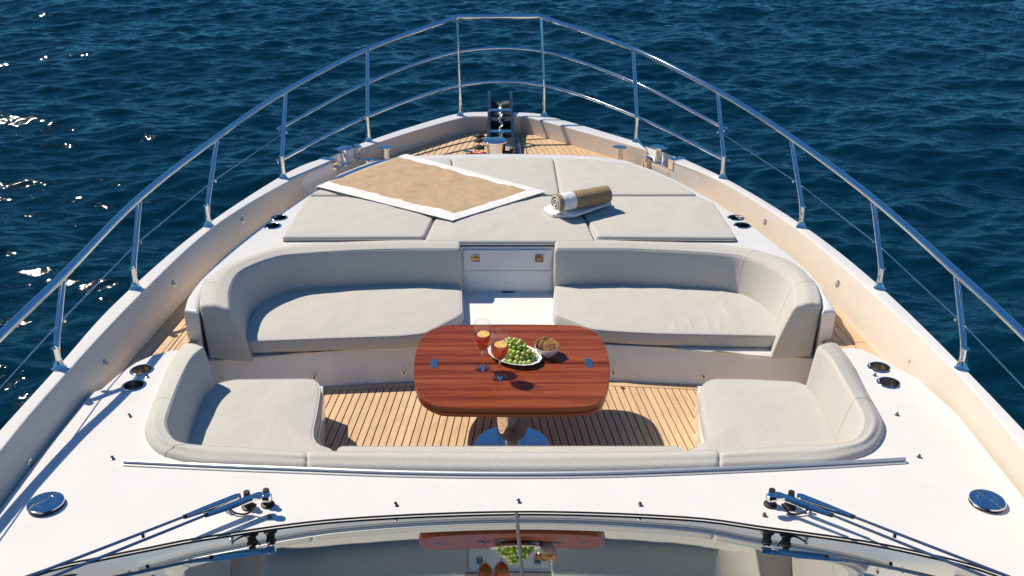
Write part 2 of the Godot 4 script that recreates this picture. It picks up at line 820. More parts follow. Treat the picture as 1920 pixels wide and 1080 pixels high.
func bulwark_piece(o: Array, i: Array, w: Array, n: int, top: float) -> Array:
	# [white cap and outer side, cream inner face]; w is the foot of the sloping inner face
	var a := spline(o, n)
	var b := spline(i, n)
	var c := spline(w, n)
	var rings := []
	var faces := []
	for k in n:
		var p: Vector3 = a[k]
		var q: Vector3 = b[k]
		var f: Vector3 = c[k]
		var d := (q - p)
		d.y = 0.0
		d = d.normalized()
		var up := Vector3(0, top - CAP, 0)
		rings.append(PackedVector3Array([p + up + Vector3(0, -0.016, 0), p + up + Vector3(0, -0.005, 0) + d * 0.005, p + up + d * 0.016, q + up - d * 0.016, q + up + Vector3(0, -0.004, 0) - d * 0.004, q + up + Vector3(0, -0.012, 0),
			Vector3(q.x, 0.2, q.z), Vector3(p.x, 0.2, p.z)]))
		var e := minf(f.y, top - 0.02)
		faces.append(PackedVector3Array([q + up + Vector3(0, -0.012, 0) - d * 0.008, q + up + Vector3(0, -0.012, 0) + d * 0.003, Vector3(f.x, e, f.z) + d * 0.004, Vector3(f.x, 0.22, f.z) + d * 0.004, Vector3(q.x, 0.22, q.z) - d * 0.008]))
	var mb := MB.new()
	mb.loft(rings)
	var lb := MB.new()
	lb.loft(faces)
	return [mb, lb]


func split_at(pieces: Array, a: Vector2, b: Vector2) -> Array:
	# cuts outlines along the line through a and b
	var d := (b - a).normalized()
	var n := d.orthogonal()
	var out := []
	for s in [-1.0, 1.0]:
		var half := PackedVector2Array([a - d * 30.0, a + d * 30.0, a + d * 30.0 + n * s * 30.0, a - d * 30.0 + n * s * 30.0])
		for p in pieces:
			out.append_array(Geometry2D.intersect_polygons(p, half))
	return out


func deck_slab(called: String, poly: PackedVector2Array, low: float, top: float, bevel: float, holes: Array, m: Material) -> void:
	# a moulded deck with a rounded edge and round holes
	var root := Node3D.new()
	root.name = called
	yacht.add_child(root, true)
	var ins := MB.inset(poly, bevel)
	var rings := []
	for q in [[0.0, low], [0.0, top - bevel], [0.08, top - bevel * 0.6], [0.3, top - bevel * 0.28], [0.6, top - bevel * 0.08], [1.0, top]]:
		var ring := PackedVector3Array()
		for p in MB.inset(poly, bevel * q[0]):
			ring.append(Vector3(p.x, q[1], p.y))
		rings.append(ring)
	var sk := MB.new()
	sk.loft(rings, false, false)
	part("edge", sk, m, root)
	var mb := MB.new()
	var pieces := [ins]
	for k in range(0, holes.size(), 2):
		pieces = split_at(pieces, holes[k][0], holes[k + 1][0])
	for h in holes:
		var circle := PackedVector2Array()
		for k in 40:
			circle.append(h[0] + Vector2(cos(TAU * k / 40.0), sin(TAU * k / 40.0)) * h[1])
		var left := []
		for p in pieces:
			left.append_array(Geometry2D.clip_polygons(p, circle))
		pieces = left
	for p in pieces:
		if Geometry2D.triangulate_polygon(p).is_empty():
			print("cannot fill ", called, " ", p.size())
		mb.prism(p, low + 0.02, top)
	part("top", mb, m, root)


func strip_planks(poly: PackedVector2Array, angle: float, width: float, gap: float, top: float, parent: Node, sd: int) -> void:
	# parallel planks at an angle to the centreline, clipped to an outline; each is a mesh turned to its own grain
	rng.seed = sd
	var turn := Transform2D(angle, Vector2.ZERO)
	var inv := turn.affine_inverse()
	var local := PackedVector2Array()
	for p in poly:
		local.append(inv * p)
	var lo := Vector2(1e9, 1e9)
	var hi := -lo
	for p in local:
		lo = lo.min(p)
		hi = hi.max(p)
	var k := 0
	var x := lo.x
	while x < hi.x:
		var strip := PackedVector2Array([Vector2(x + gap * 0.5, lo.y - 1), Vector2(x + width - gap * 0.5, lo.y - 1), Vector2(x + width - gap * 0.5, hi.y + 1), Vector2(x + gap * 0.5, hi.y + 1)])
		for piece in Geometry2D.intersect_polygons(local, strip):
			if absf(MB.area(piece)) < 0.0008 or piece.size() < 3:
				continue
			var mb := MB.new()
			mb.prism(piece, -0.008, rng.randf_range(-0.0004, 0.0004), 0.0012)
			var o := part("plank", mb, M["teak_%d" % rng.randi_range(0, 5)], parent)
			o.transform = Transform3D(Basis(Vector3.UP, -angle), Vector3(0, top, 0))
		x += width
		k += 1


func ribbon_planks(curve: Array, offsets: Array, top: float, inward: float, parent: Node, sd: int) -> void:
	# planks bent along the bulwark, with staggered butt joints
	rng.seed = sd
	var n := curve.size()
	for r in offsets.size():
		var from := -int(rng.randf_range(0.0, 9.0))
		while from < n - 1:
			var to := mini(n - 1, from + 14)
			var a := maxi(0, from)
			if to - a >= 1:
				var left := PackedVector2Array()
				var right := PackedVector2Array()
				for i in range(a, to + 1):
					var p := Vector2(curve[i].x, curve[i].z)
					var t := Vector2(curve[mini(i + 1, n - 1)].x - curve[maxi(i - 1, 0)].x, curve[mini(i + 1, n - 1)].z - curve[maxi(i - 1, 0)].z).normalized()
					var nn := Vector2(-t.y, t.x) * inward
					var shift := t * (0.003 if i == a else (-0.003 if i == to else 0.0))
					left.append(p + nn * offsets[r][0] + shift)
					right.append(p + nn * offsets[r][1] + shift)
				right.reverse()
				left.append_array(right)
				var cut: Array = [left]
				if String(parent.name).begins_with("side_deck"):
					cut = Array(Geometry2D.clip_polygons(left, LOUNGE))
				if cut.is_empty() or absf(MB.area(cut[0])) < 0.002:
					from = to
					continue
				left = cut[0]
				var mb := MB.new()
				var mid := left[0]
				var dir := Vector2(curve[to].x - curve[a].x, curve[to].z - curve[a].z).angle() - PI / 2.0
				var local := PackedVector2Array()
				for p in left:
					local.append((p - mid).rotated(-dir))
				mb.prism(local, -0.008, 0.0, 0.0012)
				var o := part("plank", mb, M["teak_%d" % rng.randi_range(0, 5)], parent)
				o.transform = Transform3D(Basis(Vector3.UP, -dir), Vector3(mid.x, top, mid.y))
			from = to


const CUPS_LOW := [[266, 694], [251, 723], [1649, 689], [1667, 718]]
const CUPS_HIGH := [[523, 408.6], [511, 424], [1380, 408.6], [1392, 423]]


var LOUNGE := PackedVector2Array([Vector2(-1.945, -6.7), Vector2(1.955, -6.7), Vector2(1.955, -3.0), Vector2(-1.945, -3.0)])


func build_yacht() -> void:
	yacht = thing("yacht", "white motor yacht bow with sunken lounge, teak decks and dark windscreen", "yacht")
	var ola := PL([[-300, 1150], [-150, 972], [0, 804], [104, 690], [222, 560], [381, 424], [537, 323], [604, 296]], CAP)
	var ila := PL([[-300, 1215], [-150, 1028], [0, 845], [89, 738], [254, 560], [400, 425], [537, 341], [630, 300]], CAP)
	var oln := PL([[604, 296], [665, 272]], CAP)
	var iln := PL([[630, 300], [674, 279]], CAP)
	var olf := PL([[665, 272], [760, 240], [855, 213], [916, 209]], CAP)
	var ilf := PL([[674, 279], [760, 250], [867, 220], [916, 217.5]], CAP)
	var ora := PL([[2220, 1150], [2070, 972], [1920, 804], [1677, 559], [1523, 433], [1377, 342], [1279, 295]], CAP)
	var ira := PL([[2220, 1215], [2070, 1028], [1920, 842], [1793, 697], [1648, 560], [1494, 428], [1352, 339], [1256, 300]], CAP)
	var orn := PL([[1279, 295], [1199, 267]], CAP)
	var irn := PL([[1256, 300], [1212, 280]], CAP)
	var orf := PL([[1199, 267], [1100, 237], [1035, 219], [1007, 212], [963, 210]], CAP)
	var irf := PL([[1212, 280], [1100, 248], [992, 219.5], [963, 217.5]], CAP)
	var wla := PL([[-320, 1370], [-150, 1150], [0, 958], [63, 875], [181, 727], [327, 560], [415, 474.5], [498, 410], [584, 355], [640, 322]], 0.445)
	var wra := PL([[2240, 1370], [2070, 1140], [1920, 934], [1782, 767], [1695, 693], [1571, 560], [1484, 477], [1421, 428], [1344, 377], [1250, 325]], 0.445)
	wall_port = spline(ila, 60)
	wall_star = spline(ira, 60)
	foot_port = spline(wla, 60)
	foot_star = spline(wra, 60)
	var low := func(p: Array) -> Array:
		var out := []
		for v in p:
			out.append(Vector3(v.x, FORE, v.z))
		return out
	for q in [[ola, ila, wla, 60, CAP], [oln, iln, low.call(iln), 3, CAP - 0.095], [olf, ilf, low.call(ilf), 24, CAP], [ora, ira, wra, 60, CAP], [orn, irn, low.call(irn), 3, CAP - 0.095], [orf, irf, low.call(irf), 24, CAP]]:
		var made := bulwark_piece(q[0], q[1], q[2], q[3], q[4])
		var bw := part("bulwark", made[0], M.gelcoat, yacht)
		part("liner", made[1], M.cream_gelcoat, bw)
	# hull sides below the bulwark, flared inwards down to the water
	var rim := spline(ola + olf, 50)
	var back := spline(ora + orf, 50)
	back.reverse()
	rim.append_array(back)
	var rings := []
	for q in [[0.0, CAP - 0.02], [0.25, 0.1], [0.6, -0.7], [1.0, SEA - 0.5]]:
		var ring := PackedVector3Array()
		for p in rim:
			var s: float = 1.0 - 0.30 * q[0]
			ring.append(Vector3(p.x * s * 0.998, q[1], lerpf(p.z, p.z * 0.9, q[0])))
		rings.append(ring)
	var hull := MB.new()
	hull.loft(rings, false, true)
	part("hull", hull, M.hull_paint, yacht)
	# moulded coaming around the lounge
	var co := P2([[170, 734], [187, 729], [218, 702], [253, 678], [288, 663], [323, 654.5], [350, 654], [352, 672], [318, 740], [290, 795], [285, 815], [292, 835], [312, 850], [345, 859], [400, 864], [580, 874], [780, 878.5], [960, 880], [1150, 878.5], [1340, 874], [1530, 863], [1590, 852], [1630, 832], [1643, 810], [1640, 790], [1610, 735], [1580, 672], [1572, 652], [1591, 650], [1615, 652.5], [1645, 665], [1675, 682], [1693, 692], [1722, 707],
		[1800, 777], [1950, 965], [2080, 1135], [2240, 1330], [2080, 1200], [1960, 1112], [1847, 1072], [1730, 1042], [1613, 1019], [1440, 995], [1280, 976], [1120, 967.5], [975, 965.5], [810, 969], [640, 979], [400, 1010], [273, 1034], [167, 1055], [90, 1072], [-40, 1112], [-160, 1200], [-320, 1330], [-170, 1140], [-15, 968], [50, 882]], DECK)
	var low_holes := []
	for q in CUPS_LOW:
		var p := U(q[0], q[1], DECK)
		low_holes.append([Vector2(p.x, p.z), 0.057])
	deck_slab("coaming_deck", co, 0.16, DECK, 0.02, low_holes, M.gelcoat)
	# raised trunk that carries the sunbed
	var tr := P2([[344, 580], [350, 557], [364, 536], [382, 513], [415, 480], [455, 447], [498, 415], [545, 384], [589, 353], [635, 325], [690, 303], [745, 292], [850, 288], [940, 287], [1040, 288], [1120, 292], [1176, 300], [1222, 316], [1267, 335], [1311, 360], [1344, 377], [1421, 428], [1484, 477], [1525, 513], [1549, 548], [1562, 566], [1568, 580], [1543, 583], [1530, 535], [1500, 502], [1440, 476], [1367, 461], [1201, 455], [1056, 452], [1036, 454], [868, 454], [850, 452], [696, 455], [547, 462], [488, 476], [423, 502], [390, 527], [376, 556], [371, 583]], TRUNK)
	var high_holes := []
	for q in CUPS_HIGH:
		var p := U(q[0], q[1], TRUNK)
		high_holes.append([Vector2(p.x, p.z), 0.055])
	deck_slab("sunbed_trunk", tr, 0.14, TRUNK, 0.03, high_holes, M.gelcoat)
	# foredeck: black caulking under teak planks, long ones on the centreline and slanted ones beside them
	var edge := spline(olf, 24) as Array
	var inner := spline(ilf, 24) as Array
	var innr := spline(irf, 24) as Array
	var fo := PackedVector2Array()
	for p in inner:
		fo.append(Vector2(p.x, p.z))
	innr.reverse()
	for p in innr:
		fo.append(Vector2(p.x, p.z))
	var zb := -8.05
	fo.append(Vector2(fo[-1].x + 0.05, zb))
	fo.append(Vector2(fo[0].x - 0.05, zb))
	var fd := MB.new()
	fd.prism(fo, 0.2, FORE - 0.007)
	var fore := part("foredeck", fd, M.caulk, yacht)
	var fi := MB.inset(fo, 0.05)
	var cen := PackedVector2Array([Vector2(-0.235, -12), Vector2(0.235, -12), Vector2(0.235, -7), Vector2(-0.235, -7)])
	for piece in Geometry2D.intersect_polygons(fi, cen):
		strip_planks(piece, 0.0, 0.047, 0.0065, FORE, fore, 5)
	for s in [-1.0, 1.0]:
		var half := PackedVector2Array([Vector2(0.24 * s, -12), Vector2(4.0 * s, -12), Vector2(4.0 * s, -7), Vector2(0.24 * s, -7)])
		for piece in Geometry2D.intersect_polygons(fi, half):
			strip_planks(piece, deg_to_rad(-9.0 * s), 0.054, 0.0065, FORE, fore, 6 + int(s))
	for s in [0, 1]:
		var c: Array = spline(ilf, 40) if s == 0 else spline(irf, 40)
		ribbon_planks(c, [[0.004, 0.047]], FORE, 1.0 if s == 0 else -1.0, fore, 9)
	# side decks beside the trunk
	for s in [0, 1]:
		var c: Array = foot_port if s == 0 else foot_star
		var run := []
		for p in c:
			if p.z < -4.6:
				run.append(p)
		var sg := 1.0 if s == 0 else -1.0
		var pa := PackedVector2Array()
		var pb := PackedVector2Array()
		for i in run.size():
			var t := Vector2(run[mini(i + 1, run.size() - 1)].x - run[maxi(i - 1, 0)].x, run[mini(i + 1, run.size() - 1)].z - run[maxi(i - 1, 0)].z).normalized()
			pa.append(Vector2(run[i].x, run[i].z) - Vector2(-t.y, t.x) * sg * 0.02)
			pb.append(Vector2(run[i].x, run[i].z) + Vector2(-t.y, t.x) * sg * 0.44)
		pb.reverse()
		pa.append_array(pb)
		var mb := MB.new()
		for piece in Geometry2D.clip_polygons(pa, LOUNGE):
			mb.prism(piece, TEAK - 0.016, TEAK - 0.007)
		var sd := part("side_deck", mb, M.caulk, yacht)
		var cb := MB.new()
		for piece in Geometry2D.clip_polygons(pa, LOUNGE):
			cb.prism(piece, -0.05, TEAK - 0.0165)
		part("deck_core", cb, M.gelcoat, yacht)
		var off := [[0.006, 0.088]]
		for k in 6:
			off.append([0.093 + 0.056 * k, 0.093 + 0.056 * k + 0.051])
		ribbon_planks(run, off, TEAK, sg, sd, 20 + s)
	# cockpit sole
	var front := PL([[330, 752], [400, 742], [540, 729], [604, 725], [690, 720], [776, 716], [860, 713], [960, 712], [1060, 713], [1145, 715], [1230, 718.5], [1312, 722], [1380, 726], [1520, 738], [1590, 748]], 0.0)
	var so := PackedVector2Array()
	for p in front:
		so.append(Vector2(p.x, p.z))
	for q in [[1560, 900], [360, 900]]:
		var p := U(q[0], q[1], 0.0)
		so.append(Vector2(p.x, p.z))
	var sm := MB.new()
	sm.prism(so, -0.10, -0.007)
	var sole := part("cockpit_sole", sm, M.caulk, yacht)
	var si := PackedVector2Array()
	for p in front:
		si.append(Vector2(p.x, p.z + 0.062))
	si.append(so[so.size() - 2])
	si.append(so[so.size() - 1])
	for s in [-1.0, 1.0]:
		var half := PackedVector2Array([Vector2(0.002 * s, -9), Vector2(4.0 * s, -9), Vector2(4.0 * s, -2), Vector2(0.002 * s, -2)])
		for piece in Geometry2D.intersect_polygons(si, half):
			strip_planks(piece, deg_to_rad(-5.3 * s), 0.045, 0.0064, 0.0, sole, 30 + int(s))
	ribbon_planks(spline(front, 40), [[0.006, 0.056]], 0.0, 1.0, sole, 33)
	# seat bases
	var base := PackedVector2Array()
	for p in front:
		base.append(Vector2(p.x, p.z))
	for q in [[1590, 600], [1380, 540], [960, 530], [540, 540], [325, 600]]:
		var p := U(q[0], q[1], SEAT_BASE)
		base.append(Vector2(p.x, p.z))
	var sb := MB.new()
	var b0 := PackedVector3Array()
	var b1 := PackedVector3Array()
	for i in base.size():
		b0.append(Vector3(base[i].x, -0.05, base[i].y))
		b1.append(Vector3(base[i].x, SEAT_BASE, base[i].y - (0.075 if i < front.size() else 0.0)))
	sb.loft([b0, b1])
	part("seat_base", sb, M.gelcoat, yacht)
	for list in [[[415, 722], [606, 722], [603, 790], [595, 838], [595, 900], [330, 900], [330, 800]], [[597, 846], [1314, 846], [1314, 905], [597, 905]], [[1308, 722], [1490, 722], [1600, 800], [1600, 900], [1316, 900], [1316, 838], [1310, 790]]]:
		var mb := MB.new()
		mb.prism(P2(list, SEAT_BASE), -0.05, SEAT_BASE - 0.004, 0.006)
		part("seat_base", mb, M.gelcoat, yacht)
	# step and locker between the forward seats
	var st := MB.new()
	st.prism(P2([[868, 545], [1037, 545], [1047, 660], [858, 660]], STEP), 0.1, STEP, 0.008)
	part("step", st, M.nonslip, yacht)
	var lk := MB.new()
	var ring0 := PackedVector3Array()
	var ring1 := PackedVector3Array()
	for q in [[866, 552], [1039, 552]]:
		ring0.append(U(q[0], q[1], STEP - 0.02))
	for q in [[864, 463], [1039, 463]]:
		ring1.append(U(q[0], q[1], TRUNK - 0.004))
	for k in [1, 0]:
		ring0.append(ring0[k] + Vector3(0, 0, -0.5))
		ring1.append(ring1[k] + Vector3(0, 0, -0.4))
	lk.loft([ring0, ring1])
	var locker := part("locker", lk, M.gelcoat, yacht)
	# fascia of the locker with two raised corners on its lower edge, proud of the door below
	var fa := func(u: float, v: float, out: float) -> Vector3:
		var a: Vector3 = ring1[0].lerp(ring1[1], u)
		var b: Vector3 = ring0[0].lerp(ring0[1], u)
		var nrm: Vector3 = (ring1[1] - ring1[0]).cross(ring0[0] - ring1[0]).normalized()
		if nrm.z < 0.0:
			nrm = -nrm
		return a.lerp(b, v) + nrm * out
	for q in [[[[0.03, 0.06], [0.97, 0.06], [0.97, 0.47], [0.955, 0.455], [0.945, 0.415], [0.745, 0.415], [0.735, 0.455], [0.72, 0.47], [0.295, 0.47], [0.28, 0.455], [0.27, 0.415], [0.07, 0.415], [0.06, 0.455], [0.03, 0.47]], "fascia", 0.014], [[[0.03, 0.50], [0.97, 0.50], [0.97, 0.985], [0.03, 0.985]], "door", 0.006]]:
		var mb := MB.new()
		var r0 := PackedVector3Array()
		var r1 := PackedVector3Array()
		var pl := PackedVector2Array()
		for w in q[0]:
			pl.append(Vector2(w[0], w[1]))
			r0.append(fa.call(w[0], w[1], -0.002))
			r1.append(fa.call(w[0], w[1], q[2]))
		mb.loft([r0, r1], true, false)
		var t := Geometry2D.triangulate_polygon(pl)
		var first := mb.v.size()
		for p in r1:
			mb.add(p)
		for i in range(0, t.size(), 3):
			var a: Vector3 = r1[t[i]]
			var up := (r1[t[i + 2]] - a).cross(r1[t[i + 1]] - a).z > 0.0
			mb.tri(first + t[i], first + (t[i + 1] if up else t[i + 2]), first + (t[i + 2] if up else t[i + 1]))
		part(q[1], mb, M.gelcoat, locker)
	for u in [0.158, 0.838]:
		var latch := thing("locker_latch", "square chrome push latch, warm reflection painted in, on the locker fascia, beside the " + ("fully shaded backrest" if u < 0.5 else "backrest with a sunlit corner"), "latch", fa.call(u, 0.225, 0.014), "push latches on the locker fascia")
		var tilt := Basis(Vector3.RIGHT, -atan2(ring0[0].z - ring1[0].z, ring1[0].y - ring0[0].y))
		latch.basis = tilt
		var mb := MB.new()
		for w in [[0, 0.024, 0.058, 0.008], [0, -0.024, 0.058, 0.008]]:
			mb.box(Vector3(w[0], w[1], 0.003), Vector3(w[2], w[3], 0.008), 0.002)
		for w in [[-0.025, 0.008], [0.025, 0.008]]:
			mb.box(Vector3(w[0], 0, 0.003), Vector3(w[1], 0.040, 0.008), 0.002)
		part("frame", mb, M.chrome, latch)
		var pl := MB.new()
		pl.box(Vector3(0, 0, 0.001), Vector3(0.044, 0.042, 0.003), 0.0)
		part("plate", pl, M.chrome_teak_reflection, latch)  # plate and button carry a painted teak reflection
		var bt := MB.new()
		bt.tube([Vector3(0, 0, 0.002), Vector3(0, 0, 0.006), Vector3(0, 0, 0.007)], [0.013, 0.013, 0.010], 16)
		part("button", bt, M.chrome_teak_reflection, latch)
	var vent := MB.new()
	for k in 5:
		vent.box(fa.call(0.5, 0.965, 0.010) + Vector3(0, -0.008 + 0.005 * k, 0), Vector3(0.085, 0.003, 0.012), 0.0)
	vent.box(fa.call(0.5, 0.965, 0.006), Vector3(0.09, 0.028, 0.008), 0.0)
	solo("drain_grille", vent, M.rubber, "small black drain grille at the foot of the locker door", "grille")
	build_windscreen()


func build_windscreen() -> void:
	var low := spline(PL([[-60, 1125], [90, 1070], [167, 1053], [273, 1031.7], [400, 1008], [640, 976.7], [975, 963], [1280, 973], [1440, 993], [1613, 1017], [1730, 1040], [1847, 1070], [1990, 1125]], DECK + 0.012), 61)
	var root := Node3D.new()
	root.name = "windscreen"
	yacht.add_child(root, true)
	var grid := []
	for j in 13:
		var t := j / 12.0
		var row := PackedVector3Array()
		for i in low.size():
			var p: Vector3 = low[i]
			var nrm := Vector2(low[mini(i + 1, 60)].x - low[maxi(i - 1, 0)].x, low[mini(i + 1, 60)].z - low[maxi(i - 1, 0)].z).normalized()
			var inw := Vector2(-nrm.y, nrm.x)      # towards the cabin
			if inw.y < 0.0:
				inw = -inw
			inw = inw.lerp(Vector2(0, 1), 0.45).normalized()
			var a := deg_to_rad(WS_ANGLE)
			var l := 2.0 * t
			row.append(p + Vector3(inw.x * l * cos(a), l * sin(a), inw.y * l * cos(a)))
		grid.append(row)
	var thick := []
	for row in grid:
		var r := PackedVector3Array()
		for p in row:
			r.append(p)
		for k in range(row.size() - 1, -1, -1):
			r.append(row[k] + Vector3(0, -0.02, 0))
		thick.append(r)
	for half in [[0, 30], [30, 60]]:
		var rings := []
		for row in grid:
			var r := PackedVector3Array()
			for k in range(half[0], half[1] + 1):
				var p: Vector3 = row[k]
				if k == 30:
					p.x += 0.004 * (-1.0 if half[0] == 0 else 1.0)
				r.append(p)
			for k in range(half[1], half[0] - 1, -1):
				r.append(row[k] + Vector3(0.004 * (-1.0 if half[0] == 0 else 1.0) if k == 30 else 0.0, -0.02, 0))
			rings.append(r)
		var mb := MB.new()
		mb.loft(rings)
		part("pane", mb, M.windscreen_glass, root)
	var mu := MB.new()
	var c0: Vector3 = grid[0][30]
	var c1: Vector3 = grid[12][30]
	mu.tube([c0 + Vector3(0, 0.0, 0), c1], 0.0075, 8)
	part("mullion", mu, M.mullion, root)
	var gs := MB.new()
	var path := []
	for p in low:
		path.append(p + Vector3(0, 0.004, -0.008))
	gs.tube(path, 0.0045, 6)
	part("gasket", gs, M.black_trim, root)


const WS_ANGLE := 22.0


# ---------------------------------------------------------------- cushions
func lean_back(ot: Array, it: Array, lean: float, low_in: float, low_out: float) -> Array:
	var ib := []
	var ob := []
	for i in it.size():
		var d: Vector3 = it[i] - ot[i]
		d.y = 0.0
		d = d.normalized()
		ib.append(Vector3(it[i].x + d.x * lean, low_in, it[i].z + d.z * lean))
		ob.append(Vector3(ot[i].x + d.x * 0.02, low_out, ot[i].z + d.z * 0.02))
	return [ib, ob]


func seam(list: Array, lift := 0.0) -> Array:
	var out := []
	for p in list:
		out.append(p + Vector3(0, lift, 0))
	return out


func build_cushions() -> void:
	# forward backrests, curved round the corners of the lounge
	var n := 44
	var fo := [
		[[[857, 447], [760, 447.5], [696, 449], [620, 452], [547, 457], [488, 469], [423, 494], [387, 521], [374, 550], [373, 568]], [[857, 466], [755, 466], [690, 467.5], [636, 470], [560, 475], [520, 480], [473, 496], [444, 514], [430, 545], [430, 574]], "grey curved backrest in shade behind the forward seat, with a sunlit top"],
		[[[1047, 445], [1130, 447], [1201, 449.5], [1290, 452], [1367, 457], [1443, 472], [1494, 492], [1527, 522], [1540, 548], [1542, 566]], [[1047, 466], [1171, 466], [1230, 468], [1292, 471], [1364, 476], [1400, 482], [1443, 497], [1478, 518], [1489, 542], [1490, 570]], "grey curved backrest behind the forward seat, its corner end catching sun"],
	]
	for q in fo:
		var ot := spline(PL(q[0], TRUNK + 0.030), n)
		var it := spline(PL(q[1], TRUNK + 0.024), n)
		var lb := lean_back(ot, it, 0.03, SEAT_BASE, SEAT_BASE)
		for i in n:
			# the corner leans back more than the straight run
			var d: Vector3 = it[i] - ot[i]
			d.y = 0.0
			lb[0][i] += d.normalized() * 0.085 * smoothstep(0.5, 0.85, i / (n - 1.0))
		var o := solo("backrest_cushion", backrest(ot, it, lb[0], lb[1], 0.026), M.fabric, q[2], "backrest", "", 50.0)
		seams(o, [0.60, 0.80])
	# forward seats
	var fs := [
		[[[455, 640], [468, 596], [486, 568], [520, 548], [580, 534], [700, 528], [800, 526], [866, 526], [868, 588], [800, 624], [755, 629], [607, 634], [500, 638]], "long grey forward seat cushion, smooth, partly shaded at its outer end", 3],
		[[[1466, 629], [1478, 592], [1468, 556], [1415, 538], [1367, 531], [1200, 528], [1110, 526], [1040, 526], [1038, 588], [1110, 617], [1160, 621], [1231, 624.5], [1350, 627]], "long grey forward seat cushion with creases in its sunlit fabric", 4],
	]
	for q in fs:
		var pl := round_poly(P2(q[0], SEAT), 0.05, 4)
		var folds := []
		if q[2] == 4:
			for w in [[1332, 545, 1385, 620, 0.007, 0.016], [1352, 548, 1368, 590, 0.006, 0.014], [1372, 580, 1392, 622, 0.005, 0.012], [1316, 585, 1332, 622, 0.004, 0.012], [1290, 600, 1300, 624, 0.004, 0.010], [1262, 602, 1268, 624, 0.003, 0.010], [1346, 600, 1352, 626, 0.004, 0.010]]:
				var f0 := U(w[0], w[1], SEAT)
				var f1 := U(w[2], w[3], SEAT)
				folds.append([Vector2(f0.x, f0.z), Vector2(f1.x, f1.z), w[4], w[5]])
		var mb := cushion(pl, SEAT_BASE + 0.002, SEAT, 0.022, 0.020, 0.004, q[2], null, folds)
		var o := solo("seat_cushion", mb, M.fabric, q[1], "seat cushion", "", 50.0)
		var edge := []
		for w in MB.inset(ring_resample(pl, 0.035), 0.006):
			edge.append(Vector3(w.x, SEAT - 0.005, w.y))
		edge.append(edge[0])
		piping(edge, M.piping, o, 0.0028)
	# wing and aft backrests
	var wings := [
		[[[340, 645], [318, 676], [300, 715], [274, 780], [269, 800], [276, 822], [295, 841], [325, 852], [380, 863], [470, 867], [566, 871]], [[380, 651, 0.575], [360, 668, 0.575], [338.5, 708, 0.57], [314, 773, 0.555], [312, 796, 0.54], [320, 813, 0.53], [338, 825, 0.52], [377, 831, 0.512], [430, 833], [473, 835], [568, 843]], "L-shaped grey side backrest with its inner face in deep shade"],
		[[[1572, 643], [1598, 676], [1617, 713], [1655, 780], [1660, 800], [1652, 822], [1632, 841], [1600, 852], [1545, 863], [1450, 866], [1358, 870]], [[1535, 650, 0.575], [1556, 668, 0.575], [1580, 708, 0.57], [1614, 770, 0.555], [1617, 794, 0.54], [1608, 812, 0.53], [1590, 824, 0.52], [1539, 830.5, 0.512], [1490, 832], [1440, 834.5], [1358, 841]], "L-shaped grey side backrest with its inner face in full sun"],
		[[[584, 872], [780, 875.5], [960, 877], [1150, 875.5], [1340, 871]], [[584, 841], [780, 843], [960, 844], [1150, 843], [1340, 840]], "straight grey aft backrest bolster between the two side backrests"],
	]
	for q in wings:
		var ot := spline(PL(q[0], DECK + 0.03), n)
		var it := spline(PL(q[1], 0.507), n)
		var lb := lean_back(ot, it, 0.085, SEAT_BASE, SEAT_BASE)
		var ob: Array = lb[1]
		for i in ob.size():
			ob[i] = ot[i] + Vector3(0, SEAT_BASE - ot[i].y, 0)
		var o := solo("backrest_cushion", backrest(ot, it, lb[0], ob, 0.026), M.fabric, q[2], "backrest", "", 50.0)
		seams(o, [0.38, 0.62] if q[0].size() > 5 else [])
	# wing and aft seats
	var ws := [
		[[[380, 726], [420, 713], [440, 709.5], [500, 708.5], [587, 708], [601, 719], [603, 734], [596, 775], [589, 806], [590, 822], [600, 833], [626, 840], [626, 870], [380, 880], [335, 850]], "square grey side seat cushion with a dark shadow along its backrest", 5, [500, 775]],
		[[[1530, 728], [1500, 716], [1487, 713], [1397, 708.5], [1332, 708], [1316, 718], [1311, 734], [1316, 775], [1324, 806], [1323, 822], [1312, 833], [1287, 840], [1287, 870], [1540, 880], [1585, 850]], "square grey side seat cushion wholly in the sun", 6, [1410, 775]],
		[[[630, 834], [780, 834], [960, 834], [1130, 834], [1283, 834], [1283, 872], [630, 872]], "narrow grey aft seat cushion in front of the straight bolster", 7, [957, 853]],
	]
	for q in ws:
		var cc := U(q[3][0], q[3][1], SEAT)
		var pl := round_poly(P2(q[0], SEAT), 0.05, 4)
		var mb := cushion(pl, SEAT_BASE + 0.002, SEAT, 0.026, 0.016, 0.004, q[2], Vector2(cc.x, cc.z))
		var o := solo("seat_cushion", mb, M.fabric, q[1], "seat cushion", "", 50.0)
		var edge := []
		for w in MB.inset(ring_resample(pl, 0.035), 0.007):
			edge.append(Vector3(w.x, SEAT - 0.006, w.y))
		edge.append(edge[0])
		piping(edge, M.piping, o, 0.0028)
